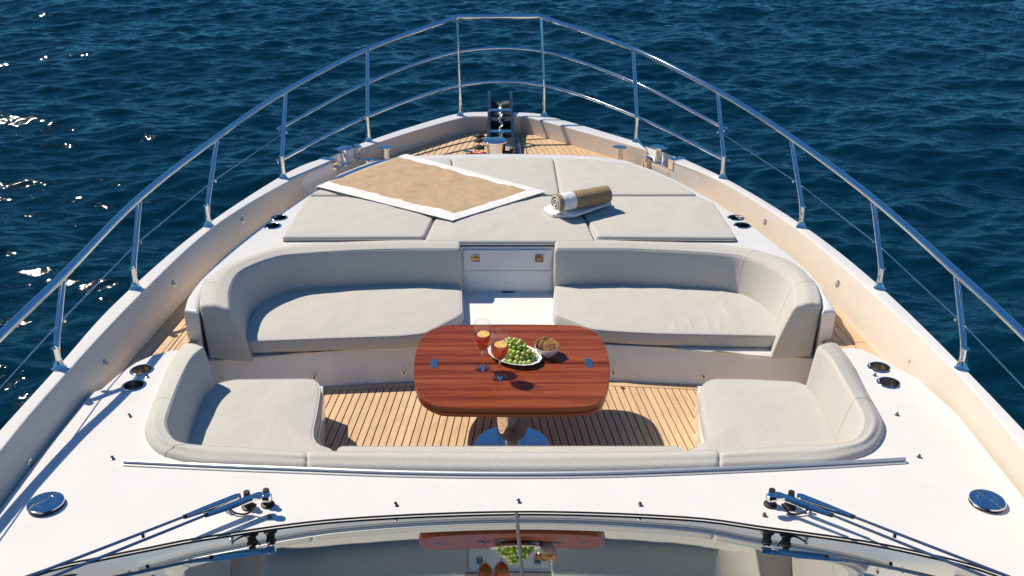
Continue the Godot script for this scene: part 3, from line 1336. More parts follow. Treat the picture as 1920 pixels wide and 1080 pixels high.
	# sunbed pads
	var pads := [
		[[[648, 326], [700, 306], [752, 296], [800, 294], [846, 293.5], [851, 362.5], [578, 363]], "forward sunbed pad mostly hidden under the spread towel"],
		[[[849, 293.5], [940, 293], [1037, 293.5], [1049, 362.5], [854, 362.5]], "middle forward sunbed pad crossed by the towel's white border"],
		[[[1040, 293.5], [1110, 295.5], [1176, 303], [1222, 318], [1267, 338], [1308, 362], [1052, 362.5]], "forward sunbed pad with a curved edge, bare and sunlit"],
		[[[574, 365.5], [851, 365], [812, 406], [795, 441], [527, 442]], "aft sunbed pad below the towel, beside a pair of cup holders"],
		[[[854, 365], [1064, 365], [1098, 410], [1117, 450], [795, 450], [815, 408]], "middle aft sunbed pad under the rolled towel"],
		[[[1067, 365], [1309, 365], [1338, 376], [1360, 408], [1382, 443], [1119, 441], [1102, 410]], "aft sunbed pad with faint dimples, edge beside the cup holders"],
	]
	var k := 0
	for q in pads:
		var pl := round_poly(P2(q[0], BED), 0.03, 4)
		var mb := cushion(pl, TRUNK + 0.001, BED - 0.008, 0.022, 0.014, 0.005, 11 + k)
		solo("sunbed_pad", mb, M.fabric, q[1], "sunbed pad", "", 50.0)
		k += 1


# ---------------------------------------------------------------- guard rail
func build_rail() -> void:
	var base_l := [[110, 690], [254, 541], [391, 424], [531, 334], [691, 265], [863, 217]]
	var top_l := [[119, 516], [262, 371], [407, 258], [536, 171], [689, 93], [857, 32]]
	var base_r := [[1803, 691], [1649, 541], [1502, 426], [1355, 334], [1193, 266], [1020, 217]]
	var top_r := [[1793, 511], [1637, 373], [1483, 258], [1345, 171], [1187, 92], [1014, 31]]
	var hs := [1.02, 1.08, 1.15, 1.25, 1.42, 1.62]
	var root := thing("guard_rail", "polished steel guard rail with three tiers running round the bow", "railing")
	var tops := []
	var bases := []
	for side in 2:
		var tl: Array = [top_l, top_r][side]
		var bl: Array = [base_l, base_r][side]
		var tt := []
		var bb := []
		for i in 6:
			tt.append(U(tl[i][0], tl[i][1], hs[i]))
			bb.append(U(bl[i][0], bl[i][1], CAP))
		tops.append(tt)
		bases.append(bb)
	var run := PL([[-330, 1010, 0.88], [-170, 805, 0.92], [0, 631, 0.965]], 1.2)
	run.append_array(tops[0].slice(0, 5))
	var far: Array = tops[1].slice(0, 5)
	far.reverse()
	# the front run is straight, with tight bends at the two foremost posts
	for q in [[tops[0][4], tops[0][5], 0.9], [tops[0][5], tops[0][5], 0.0], [tops[0][5], tops[1][5], 0.12], [tops[0][5], tops[1][5], 0.5], [tops[0][5], tops[1][5], 0.88], [tops[1][5], tops[1][5], 0.0], [tops[1][5], tops[1][4], 0.1]]:
		run.append(q[0].lerp(q[1], q[2]))
	run.append_array(far)
	run.append_array(PL([[1920, 629, 0.965], [2090, 805, 0.92], [2250, 1010, 0.88]], 1.2))
	var mb := MB.new()
	mb.tube(rounded_run(run), 0.0245, 14)
	part("top_rail", mb, M.chrome, root)
	for tier in [[[0.595, 0.64, 0.655], 0.0165], [[0.225, 0.275, 0.315], 0.0165]]:
		var line := []
		for i in 3:
			line.append(bases[0][3 + i].lerp(tops[0][3 + i], tier[0][i]))
		for i in [2, 1, 0]:
			line.append(bases[1][3 + i].lerp(tops[1][3 + i], tier[0][i]))
		# short stubs with round end caps past the last posts
		var e0: Vector3 = line[0] + (line[0] - line[1]).normalized() * 0.075
		var e1: Vector3 = line[5] + (line[5] - line[4]).normalized() * 0.075
		line.push_front(e0)
		line.append(e1)
		var t := MB.new()
		t.tube(rounded_run(line), tier[1], 12)
		var o := part("middle_rail", t, M.chrome, root)
		for e in [e0, e1]:
			var b := MB.new()
			b.lathe([[0.0, -0.022], [0.014, -0.018], [0.022, 0.0], [0.014, 0.018], [0.0, 0.022]], e, 14)
			part("end_cap", b, M.chrome, o)
	for side in 2:
		for i in 6:
			var b: Vector3 = bases[side][i]
			var t: Vector3 = tops[side][i]
			var d := t - b
			var lean := Vector3(d.x, 0, d.z)
			# the tube stands upright in its socket, then leans inboard
			var knee := b + Vector3(0, d.y * 0.34, 0) + lean * 0.16
			var path := [b + Vector3(0, d.y * 0.08, 0), b + Vector3(0, d.y * 0.2, 0) + lean * 0.06]
			path.append(knee)
			for w in [0.25, 0.5, 0.75, 1.0]:
				path.append(knee.lerp(t, w))
			var pm := MB.new()
			pm.tube(spline(path, 18), 0.0175, 12)
			var po := part("post", pm, M.chrome, root)
			var sm := MB.new()
			sm.lathe([[0.0, -0.006], [0.038, -0.006], [0.040, 0.004], [0.030, 0.018], [0.024, 0.05], [0.021, d.y * 0.16], [0.020, d.y * 0.30], [0.0175, d.y * 0.31], [0.0, d.y * 0.31]], b, 16)
			part("socket", sm, M.chrome, po)
		# wire lifeline through the aft posts
		var w := []
		for i in [3, 2, 1, 0]:
			w.append(bases[side][i].lerp(tops[side][i], 0.5 if i < 3 else 0.52))
		w.append(U(0, 727, 0.82) if side == 0 else U(1920, 727, 0.82))
		w.append(w[-1] + (w[-1] - w[-2]) * 1.5)
		for i in w.size() - 1:
			var lm := MB.new()
			lm.tube([w[i], w[i + 1]], 0.0042, 6)
			part("lifeline", lm, M.steel, root)
		for i in 4:
			var fm := MB.new()
			fm.box(w[i], Vector3(0.05, 0.022, 0.022), 0.005)
			part("lifeline_eye", fm, M.chrome, root)


func rounded_run(p: Array) -> Array:
	return spline(p, p.size() * 10)


# ---------------------------------------------------------------- deck fittings
func hit_wall(px: float, py: float, head: Array, foot: Array) -> Array:
	var d := ray(px, py)
	for i in head.size() - 1:
		var a: Vector3 = head[i]
		var b: Vector3 = head[i + 1]
		var c: Vector3 = foot[i]
		var n := (b - a).cross(c - a).normalized()
		var t := n.dot(a - EYE) / n.dot(d)
		var p := EYE + d * t
		var s := (p - a).dot(b - a) / (b - a).length_squared()
		if t > 0.0 and s >= -0.3 and s <= 1.3 and p.y < CAP and p.y > 0.4:
			return [p, n if n.dot(EYE - p) > 0.0 else -n]
	return []


func build_fittings() -> void:
	# cup holders
	var cup_labels := ["steel cup holder in the coaming beside the shaded side backrest", "steel cup holder in the coaming beside the sunlit side backrest", "dark cup holder in the trunk beside the pad below the towel", "dark cup holder in the trunk beside the dimpled sunbed pad"]
	for set_no in 2:
		var list: Array = [CUPS_LOW, CUPS_HIGH][set_no]
		var y: float = [DECK, TRUNK][set_no]
		for i in 4:
			var p := U(list[i][0], list[i][1], y)
			var side := 0 if i < 2 else 1
			var o := thing("cup_holder", cup_labels[set_no * 2 + side] + (", nearer the bow" if i % 2 == 0 else ", nearer the windscreen"), "cup holder", p, ["pair by the shaded side backrest", "pair by the sunlit side backrest", "pair by the towel pad", "pair by the dimpled pad"][set_no * 2 + side])
			var ri := MB.new()
			ri.lathe([[0.052, -0.004], [0.052, 0.003], [0.056, 0.006], [0.064, 0.005], [0.068, 0.001], [0.068, -0.001], [0.060, -0.002]], Vector3.ZERO, 36)
			ri = ring_only([[0.0515, -0.004], [0.0525, 0.004], [0.057, 0.0065], [0.063, 0.005], [0.067, 0.0015], [0.066, 0.0005], [0.0565, 0.0005], [0.0545, -0.004]])
			part("rim", ri, M.chrome, o)
			var cu := ring_only([[0.0535, 0.002], [0.0515, -0.10], [0.0485, -0.125], [0.003, -0.128], [0.003, -0.132], [0.050, -0.129], [0.0545, -0.10], [0.0555, 0.0]])
			part("cup", cu, M.steel if set_no == 0 else M.dark_steel, o)
	# deck filler caps
	for q in [[87, 946, "round steel deck cap on the white deck beside the shaded bulwark"], [1850, 941, "round steel deck cap on the white deck beside the sunlit bulwark"]]:
		var o := thing("deck_cap", q[2], "deck cap", U(q[0], q[1] + 3, DECK))
		o.scale = Vector3.ONE * 0.84
		var a := MB.new()
		a.lathe([[0.0, 0.0], [0.088, 0.0], [0.092, 0.003], [0.092, 0.007], [0.084, 0.009], [0.0, 0.009]], Vector3.ZERO, 40)
		part("flange", a, M.dark_steel, o)
		var b := MB.new()
		b.lathe([[0.0, 0.0095], [0.078, 0.0095], [0.090, 0.013], [0.094, 0.020], [0.092, 0.027], [0.084, 0.030], [0.052, 0.031], [0.050, 0.0295], [0.046, 0.0295], [0.044, 0.031], [0.0, 0.032]], Vector3.ZERO, 40)
		part("lid", b, M.chrome, o)
	# snap studs
	for q in [[276, 705.6], [243, 779.5], [211, 859], [1640, 703], [1681.5, 777], [1723, 856], [742, 946], [972, 940], [1200, 946], [506, 969], [1433, 966]]:
		var mb := MB.new()
		mb.lathe([[0.0, -0.001], [0.0105, -0.001], [0.0105, 0.004], [0.006, 0.006], [0.006, 0.011], [0.008, 0.014], [0.005, 0.017], [0.0, 0.017]], Vector3.ZERO, 10)
		var o := solo("snap_stud", mb, M.dark_steel, "tiny dark snap stud standing on the white deck", "stud", "snap studs on the white deck")
		o.position = U(q[0], q[1] + 1.5, DECK)
	for q in [[589, 707], [757, 699], [1150, 699], [1319, 706]]:
		var d := ray(q[0], q[1])
		var zf := U(q[0], 716 + absf(q[0] - 955) * 0.03, 0.0).z
		var p := EYE + d * ((zf + 0.004) / d.z)
		var o := thing("panel_stud", "tiny stud in the white panel under the forward seats", "stud", p, "studs in the forward seat panel")
		var a := MB.new()
		a.tube([Vector3(0, 0, -0.012), Vector3(0, 0, 0.003)], 0.014, 14)
		part("washer", a, M.steel, o)
		var b := MB.new()
		b.tube([Vector3(0, 0, 0.003), Vector3(0, 0, 0.010), Vector3(0, 0, 0.013)], [0.007, 0.007, 0.004], 10)
		part("pin", b, M.black_trim, o)
	# courtesy lights let into the bulwarks
	for q in [[198, 681], [326, 532], [455, 413], [594, 327], [57, 869], [1707, 679], [1571, 532], [1435, 416], [1292, 329]]:
		var left: bool = q[0] < 960
		var h := hit_wall(q[0], q[1], wall_port if left else wall_star, foot_port if left else foot_star)
		if h.is_empty():
			print("no wall at ", q)
			continue
		var o := thing("courtesy_light", "small round unlit steel light in the shaded bulwark wall" if left else "small round unlit steel light in the sunlit bulwark wall", "light", h[0], "lights in the shaded bulwark" if left else "lights in the sunlit bulwark")
		var a := MB.new()
		a.tube([h[1] * -0.01, h[1] * 0.004, h[1] * 0.006], [0.024, 0.024, 0.019], 20)
		part("bezel", a, M.steel, o)
		var b := MB.new()
		b.tube([h[1] * 0.0062, h[1] * 0.0085, h[1] * 0.0095], [0.013, 0.013, 0.008], 16)
		part("lens", b, M.lens, o)
	# awning track across the coaming
	var tr := spline(PL([[232, 866], [400, 874], [560, 880], [760, 887], [960, 889.5], [1160, 887], [1400, 878], [1550, 870.5], [1697, 862]], DECK + 0.012), 60)
	var track := thing("awning_track", "thin grey aluminium awning track across the white coaming", "track")
	var t0 := MB.new()
	t0.tube(seam(tr, 0.004), 0.0095, 8)
	part("tube", t0, M.aluminium, track)
	var t1 := MB.new()
	var rings := []
	for i in tr.size():
		var p: Vector3 = tr[i]
		rings.append(PackedVector3Array([p + Vector3(0, -0.0115, -0.018), p + Vector3(0, -0.004, -0.018), p + Vector3(0, -0.004, 0.018), p + Vector3(0, -0.0115, 0.018)]))
	t1.loft(rings)
	part("flange", t1, M.aluminium, track)
	build_bow_gear()
	build_wipers()


func ring_only(profile: Array) -> MB:
	# closed profile turned round the axis (a torus-like ring)
	var seg := 36
	var rings := []
	for k in seg + 1:
		var a := TAU * k / seg
		var r := PackedVector3Array()
		for q in profile:
			r.append(Vector3(cos(a) * q[0], q[1], sin(a) * q[0]))
		rings.append(r)
	var mb := MB.new()
	mb.loft(rings, false, false)
	return mb


func build_bow_gear() -> void:
	# bollards on the foredeck
	for q in [[1162, 275, 0.17, "mushroom bollard standing alone by the sunlit bulwark"], [722, 275, 0.17, "mushroom bollard standing alone beside the spread towel"], [1214, 293, 0.11, "low mushroom bollard beside the sunlit fairlead"], [688, 297, 0.11, "low mushroom bollard beside the shaded fairlead"]]:
		var top := U(q[0], q[1], FORE + q[2])
		var o := thing("bollard", "polished steel " + q[3], "bollard", Vector3(top.x, FORE, top.z))
		var hh: float = q[2]
		var a := MB.new()
		a.lathe([[0.0, -0.002], [0.055, -0.002], [0.055, 0.006], [0.040, 0.012], [0.037, 0.03], [0.037, hh - 0.012], [0.0, hh - 0.012]], Vector3.ZERO, 24)
		part("post", a, M.chrome, o)
		var b := MB.new()
		b.lathe([[0.0, hh - 0.014], [0.055, hh - 0.014], [0.066, hh - 0.008], [0.066, hh - 0.003], [0.060, hh], [0.0, hh + 0.003]], Vector3.ZERO, 28)
		part("cap", b, M.chrome, o)
	# fairleads in the notches of the bulwark
	for q in [[[604, 296], [665, 272], [630, 300], [674, 279], "shaded"], [[1279, 295], [1199, 267], [1256, 300], [1212, 280], "sunlit"]]:
		var o0 := U(q[0][0], q[0][1], CAP)
		var o1 := U(q[1][0], q[1][1], CAP)
		var i0 := U(q[2][0], q[2][1], CAP)
		var i1 := U(q[3][0], q[3][1], CAP)
		var y := CAP - 0.095
		var root := thing("fairlead", "polished steel mooring fairlead in a notch of the %s bulwark" % q[4], "fairlead")
		var inn := 0.004
		var mk := func(list: Array, y0: float, y1: float, called: String) -> void:
			var mb := MB.new()
			var pl := PackedVector2Array()
			for p in list:
				pl.append(Vector2(p.x, p.z))
			mb.prism(pl, y0, y1, 0.003)
			part(called, mb, M.chrome, root)
		var ax := (o1 - o0).normalized()
		var bx := (i1 - i0).normalized()
		mk.call([o0 + ax * 0.006, o1 - ax * 0.006, i1 - bx * 0.006, i0 + bx * 0.006], y + 0.0005, y + 0.012, "base_plate")
		mk.call([o0 - ax * 0.05, o0 + ax * 0.02, i0 + bx * 0.02, i0 - bx * 0.05], y + 0.013, CAP + 0.008, "cheek")
		mk.call([o1 - ax * 0.02, o1 + ax * 0.05, i1 + bx * 0.05, i1 - bx * 0.02], y + 0.013, CAP + 0.008, "cheek")
		var c := (o0 + o1 + i0 + i1) * 0.25
		var pm := MB.new()
		pm.lathe([[0.0, y + 0.012], [0.034, y + 0.012], [0.030, y + 0.03], [0.030, CAP + 0.035], [0.0, CAP + 0.035]], Vector3(c.x, 0, c.z), 20)
		part("post", pm, M.chrome, root)
		var cm := MB.new()
		cm.box(Vector3(c.x, CAP + 0.043, c.z), Vector3(0.15, 0.014, 0.10), 0.006, Basis(Vector3.UP, -atan2(ax.z, ax.x)))
		part("cap", cm, M.chrome, root)
	# anchor roller running out over the stem
	var near := U(940, 268, 0.60)
	var tip := U(938, 160, 0.80)
	var x0 := near.x
	var root := thing("anchor_roller", "polished steel bow roller with cross bars reaching out over the stem", "anchor roller", Vector3(x0, FORE, near.z))
	var l := near.z - tip.z
	var rise := 0.19
	for s in [-1.0, 1.0]:
		var mb := MB.new()
		var rings := []
		for q in [[0.02, 0.0, 0.12], [-0.3, 0.0, 0.14], [-l * 0.55, 0.02, 0.20], [-l * 0.8, rise * 0.55, 0.30], [-l, rise, 0.29]]:
			var r := PackedVector3Array()
			for w in [[-0.008, q[1]], [0.008, q[1]], [0.008, q[2] - 0.012], [0.015, q[2] - 0.010], [0.015, q[2]], [-0.015, q[2]], [-0.015, q[2] - 0.010], [-0.008, q[2] - 0.012]]:
				r.append(Vector3(0.118 * s + w[0], w[1], q[0]))
			rings.append(r)
		mb.loft(rings)
		part("cheek", mb, M.dark_steel, root)
	for q in [[0.30, 0.135], [0.62, 0.225]]:
		var mb := MB.new()
		mb.box(Vector3(0, q[1], -l * q[0]), Vector3(0.235, 0.022, 0.075), 0.006)
		part("cross_bar", mb, M.chrome, root)
	var fl := MB.new()
	fl.box(Vector3(0, 0.055, -l * 0.30), Vector3(0.215, 0.10, l * 0.56), 0.002)
	fl.box(Vector3(0, 0.105, -l * 0.64), Vector3(0.215, 0.15, l * 0.36), 0.002)
	for s in [-1.0, 1.0]:
		fl.box(Vector3(0.133 * s, 0.05, -l * 0.34), Vector3(0.012, 0.09, l * 0.6), 0.002)
	part("channel_floor", fl, M.rubber, root)
	var ro := MB.new()
	ro.tube([Vector3(-0.095, 0.16, -l * 0.88), Vector3(-0.05, 0.16, -l * 0.88), Vector3(0, 0.16, -l * 0.88), Vector3(0.05, 0.16, -l * 0.88), Vector3(0.095, 0.16, -l * 0.88)], [0.075, 0.066, 0.050, 0.066, 0.075], 20)
	part("roller", ro, M.rubber, root)
	for q in [[0.25, -0.075], [0.25, 0.08], [0.58, 0.08]]:
		var mb := MB.new()
		mb.tube([Vector3(q[1], 0.02, -l * q[0]), Vector3(q[1], 0.075, -l * q[0])], [0.018, 0.012], 10)
		part("bolt", mb, M.steel, root)
	# anchor chain along the channel
	var ch := MB.new()
	var steps := 26
	for k in steps:
		var t := k / float(steps - 1)
		var p := Vector3(x0 + 0.008 * sin(k * 1.7), FORE + lerpf(0.125, 0.21, smoothstep(0.4, 0.6, t)), lerpf(near.z - 0.02, near.z - l * 0.82, t))
		link(ch, p, Basis(Vector3.FORWARD, deg_to_rad(45.0 if k % 2 else -45.0)))
	solo("anchor_chain", ch, M.galvanised, "galvanised anchor chain lying along the black roller channel", "chain")
	# windlass
	var wp := U(928, 262, FORE + 0.19)
	var wl := thing("windlass", "polished steel windlass drum with a flat round cap on the foredeck", "windlass", Vector3(wp.x, FORE, wp.z))
	var dr := MB.new()
	var rr := []
	for q in [[0.0, -0.002], [0.115, -0.002], [0.115, 0.02], [0.088, 0.035], [0.078, 0.10], [0.084, 0.165], [0.0, 0.165]]:
		var ring := PackedVector3Array()
		for k in 48:
			var a := TAU * k / 48.0
			var f: float = 1.0 - (0.05 if k % 6 < 2 and q[1] > 0.03 else 0.0)
			ring.append(Vector3(cos(a) * q[0] * f, q[1], sin(a) * q[0] * f))
		rr.append(ring)
	dr.loft(rr)
	part("drum", dr, M.chrome, wl)
	var cp := MB.new()
	cp.lathe([[0.0, 0.163], [0.100, 0.163], [0.116, 0.172], [0.117, 0.182], [0.108, 0.189], [0.03, 0.192], [0.028, 0.188], [0.018, 0.188], [0.016, 0.196], [0.0, 0.196]], Vector3.ZERO, 40)
	part("cap", cp, M.chrome, wl)
	var gp := MB.new()
	gp.box(Vector3(0.155, 0.10, -0.05), Vector3(0.07, 0.018, 0.05), 0.005)
	gp.box(Vector3(0.120, 0.10, -0.03), Vector3(0.05, 0.05, 0.03), 0.005)
	part("chain_guide", gp, M.chrome, wl)
	# chain plate and chain beside the windlass
	var cpn := U(961, 283, FORE)
	var wb := MB.new()
	wb.box(Vector3(0, 0.006, 0), Vector3(0.085, 0.012, 0.42), 0.004)
	var plate := solo("chain_plate", wb, M.white_plastic, "small white chafe plate on the teak beside the windlass", "plate")
	plate.position = cpn
	for s in [-1.0, 1.0]:
		var cm := MB.new()
		for k in 9:
			link(cm, Vector3(0.062 * s, 0.016, -0.18 + 0.045 * k), Basis(Vector3.FORWARD, deg_to_rad(45.0 if k % 2 else -45.0)))
		var o := solo("chain_end", cm, M.galvanised, "short run of chain along the white chafe plate, " + ("on the windlass side" if s < 0.0 else "on the side away from the windlass"), "chain", "chain runs beside the chafe plate")
		o.position = cpn
	# foot switches and the winch handle
	for q in [[898, 265, "rubber"], [898, 278, "rubber"], [898, 256, "rubber"]]:
		var p := U(q[0], q[1], FORE)
		var o := thing("foot_switch", "round black rubber foot switch on the teak by the windlass", "switch", p, "foot switches by the windlass")
		var a := MB.new()
		a.lathe([[0.0, -0.001], [0.056, -0.001], [0.056, 0.008], [0.050, 0.012], [0.0, 0.012]], Vector3.ZERO, 24)
		part("base", a, M.black_trim, o)
		var b := MB.new()
		b.lathe([[0.0, 0.0115], [0.046, 0.0115], [0.046, 0.020], [0.030, 0.028], [0.0, 0.030]], Vector3.ZERO, 20)
		part("cover", b, M.rubber, o)
	var h0 := U(872, 284, FORE + 0.02)
	var h1 := U(884, 286, FORE + 0.02)
	var h2 := U(906, 290, FORE + 0.03)
	var ho := thing("winch_handle", "red handled winch handle with a steel end lying on the foredeck", "handle")
	var ha := MB.new()
	ha.tube([h0, h1], 0.016, 10)
	part("shank", ha, M.chrome, ho)
	var hb := MB.new()
	hb.tube([h1, h1.lerp(h2, 0.2), h1.lerp(h2, 0.5), h1.lerp(h2, 0.8), h2], [0.015, 0.024, 0.020, 0.026, 0.012], 10)
	part("grip", hb, M.red_plastic, ho)


func link(mb: MB, c: Vector3, b: Basis) -> void:
	var path := []
	for k in 13:
		var a := TAU * k / 12.0
		path.append(c + b * Vector3(cos(a) * 0.019, 0, sin(a) * 0.034))
	mb.tube(path, 0.0075, 6)


func build_wipers() -> void:
	for side in 2:
		var X := func(x: float) -> float: return x if side == 0 else 1946.0 - x
		var root := thing("wiper", "pair of steel wiper arms on black pivots beside the shaded bulwark" if side == 0 else "pair of steel wiper arms on black pivots beside the sunlit bulwark", "wiper")
		var h := DECK + 0.085
		for q in [[[443, 932], [345, 969], [60, 1079], [-90, 1140], 0.0], [[484, 929], [385, 966], [104, 1079], [-45, 1140], 0.004]]:
			var a := U(X.call(q[0][0]), q[0][1], h)
			var b := U(X.call(q[1][0]), q[1][1], h)
			var c := U(X.call(q[2][0]), q[2][1], h + 0.03)
			var e := U(X.call(q[3][0]), q[3][1], h + 0.05)
			var am := MB.new()
			var d := (b - a).normalized()
			var sv := d.cross(Vector3.UP).normalized()
			var rings := []
			for w in [[-0.02, 0.008, 0.010], [0.0, 0.013, 0.014], [0.55, 0.011, 0.012], [1.0, 0.008, 0.008]]:
				var p: Vector3 = a.lerp(b, w[0]) if w[0] >= 0.0 else a + d * w[0]
				rings.append(PackedVector3Array([p + sv * w[1] + Vector3(0, -w[2], 0), p + sv * w[1] + Vector3(0, w[2] * 0.4, 0), p + sv * w[1] * 0.5 + Vector3(0, w[2], 0), p - sv * w[1] * 0.5 + Vector3(0, w[2], 0), p - sv * w[1] + Vector3(0, w[2] * 0.4, 0), p - sv * w[1] + Vector3(0, -w[2], 0)]))
			am.loft(rings)
			part("arm_head", am, M.chrome, root)
			var rm := MB.new()
			rm.tube([b - d * 0.02, c, e], 0.0065, 10)
			part("arm", rm, M.steel_dark_blue, root)
			var cl := MB.new()
			cl.tube([b - d * 0.012, b + d * 0.004], 0.010, 10)
			part("clip", cl, M.black_trim, root)
		for q in [[466, 951], [502, 947]]:
			var p := U(X.call(q[0]), q[1], DECK)
			var pm := MB.new()
			pm.lathe([[0.0, -0.001], [0.030, -0.001], [0.030, 0.008], [0.020, 0.012], [0.018, 0.030], [0.023, 0.034], [0.023, 0.050], [0.016, 0.054], [0.014, 0.085], [0.0, 0.085]], p, 18)
			part("pivot", pm, M.rubber, root)
		var k := U(X.call(499), 933, h)
		var km := MB.new()
		km.box(k, Vector3(0.040, 0.036, 0.032), 0.006)
		km.box(U(X.call(484), 934, h), Vector3(0.06, 0.016, 0.016), 0.003)
		part("pivot_cap", km, M.chrome, root)
		var nz := U(X.call(429), 961, DECK)
		var nm := MB.new()
		nm.lathe([[0.0, -0.001], [0.012, -0.001], [0.012, 0.006], [0.007, 0.010], [0.007, 0.026], [0.010, 0.030], [0.0, 0.034]], nz, 12)
		part("washer_nozzle", nm, M.steel, root)
		var hm := MB.new()
		hm.tube(spline([nz + Vector3(0, 0.024, 0), U(X.call(445), 963, DECK + 0.012), U(X.call(466), 962, DECK + 0.010), U(X.call(480), 945, DECK + 0.06)], 12), 0.0045, 6)
		part("hose", hm, M.rubber, root)
		# small lug under the arms where the blades hang
		var bl := MB.new()
		bl.box(U(X.call(268), 1003, h - 0.002), Vector3(0.012, 0.028, 0.012), 0.002)
		part("lug", bl, M.black_trim, root)


# ---------------------------------------------------------------- table and what stands on it
func build_table() -> void:
	var px := [[776, 697.5], [779, 662.5], [787.5, 637.5], [805, 620], [830, 611], [860, 608.7], [960, 608], [1066, 609.5], [1098, 614.5], [1121, 627], [1135, 650], [1142.5, 677.5], [1143.7, 700], [1139, 730], [1129, 750], [1108, 760], [1072, 764], [960, 765], [847, 764], [815, 758.5], [792, 745], [780, 727.5]]
	var pts := PL(px, TABLE)
	var closed := pts.duplicate()
	closed.push_front(pts[-1])
	closed.append(pts[0])
	closed.append(pts[1])
	var sp := []
	for i in range(1, closed.size() - 2):
		for k in 5:
			sp.append(closed[i].cubic_interpolate(closed[i + 1], closed[i - 1], closed[i + 2], k / 5.0))
	var outline := flat(sp)
	var zs := U(960, 681.5, TABLE).z
	var root := thing("table", "low folding table of varnished mahogany on a steel pedestal", "table", Vector3(0, 0, 0))
	for half in [[-20.0, zs - 0.0034], [zs + 0.0034, 5.0]]:
		var cut := PackedVector2Array([Vector2(-5, half[0]), Vector2(5, half[0]), Vector2(5, half[1]), Vector2(-5, half[1])])
		for piece in Geometry2D.intersect_polygons(outline, cut):
			var mb := MB.new()
			mb.prism(piece, TABLE - 0.030, TABLE, 0.003)
			part("leaf", mb, M.mahogany, root, 30.0)
		for piece in Geometry2D.intersect_polygons(MB.inset(outline, 0.006), cut):
			var mb := MB.new()
			mb.prism(piece, TABLE - 0.060, TABLE - 0.039, 0.003)
			part("lower_leaf", mb, M.mahogany, root, 30.0)
		for piece in Geometry2D.intersect_polygons(MB.inset(outline, 0.014), cut):
			var mb := MB.new()
			mb.prism(piece, TABLE - 0.0388, TABLE - 0.0302, 0.0)
			part("gap_strip", mb, M.black_trim, root)
	for q in [[814.5, 682], [1104, 682]]:
		var c := U(q[0], q[1], TABLE)
		c.z = zs
		var mb := MB.new()
		mb.prism(round_poly(PackedVector2Array([Vector2(c.x - 0.021, c.z - 0.05), Vector2(c.x + 0.021, c.z - 0.05), Vector2(c.x + 0.021, c.z + 0.05), Vector2(c.x - 0.021, c.z + 0.05)]), 0.012, 4), TABLE + 0.0005, TABLE + 0.003, 0.0008)
		var h := part("hinge", mb, M.steel, root)
		for dz in [-0.034, -0.014, 0.014, 0.034]:
			for dx in [-0.010, 0.010]:
				var sm := MB.new()
				sm.lathe([[0.0, TABLE + 0.0025], [0.005, TABLE + 0.0025], [0.004, TABLE + 0.0042], [0.0, TABLE + 0.0045]], Vector3(c.x + dx, 0, c.z + dz), 8)
				part("screw", sm, M.chrome, h)
	var foot := U(958.5, 799, 0.0) + Vector3(0, 0, 0.215)
	var lm := MB.new()
	lm.lathe([[0.0, 0.010], [0.092, 0.010], [0.090, 0.016], [0.088, 0.018], [0.088, TABLE - 0.075], [0.14, TABLE - 0.072], [0.14, TABLE - 0.0605], [0.0, TABLE - 0.0605]], Vector3(foot.x, 0, foot.z), 48)
	part("pedestal", lm, M.chrome, root)
	var bm := MB.new()
	bm.lathe([[0.0, 0.0006], [0.218, 0.0006], [0.218, 0.006], [0.212, 0.0105], [0.0, 0.0115]], Vector3(foot.x, 0, foot.z), 56)
	part("base_plate", bm, M.brushed, root)


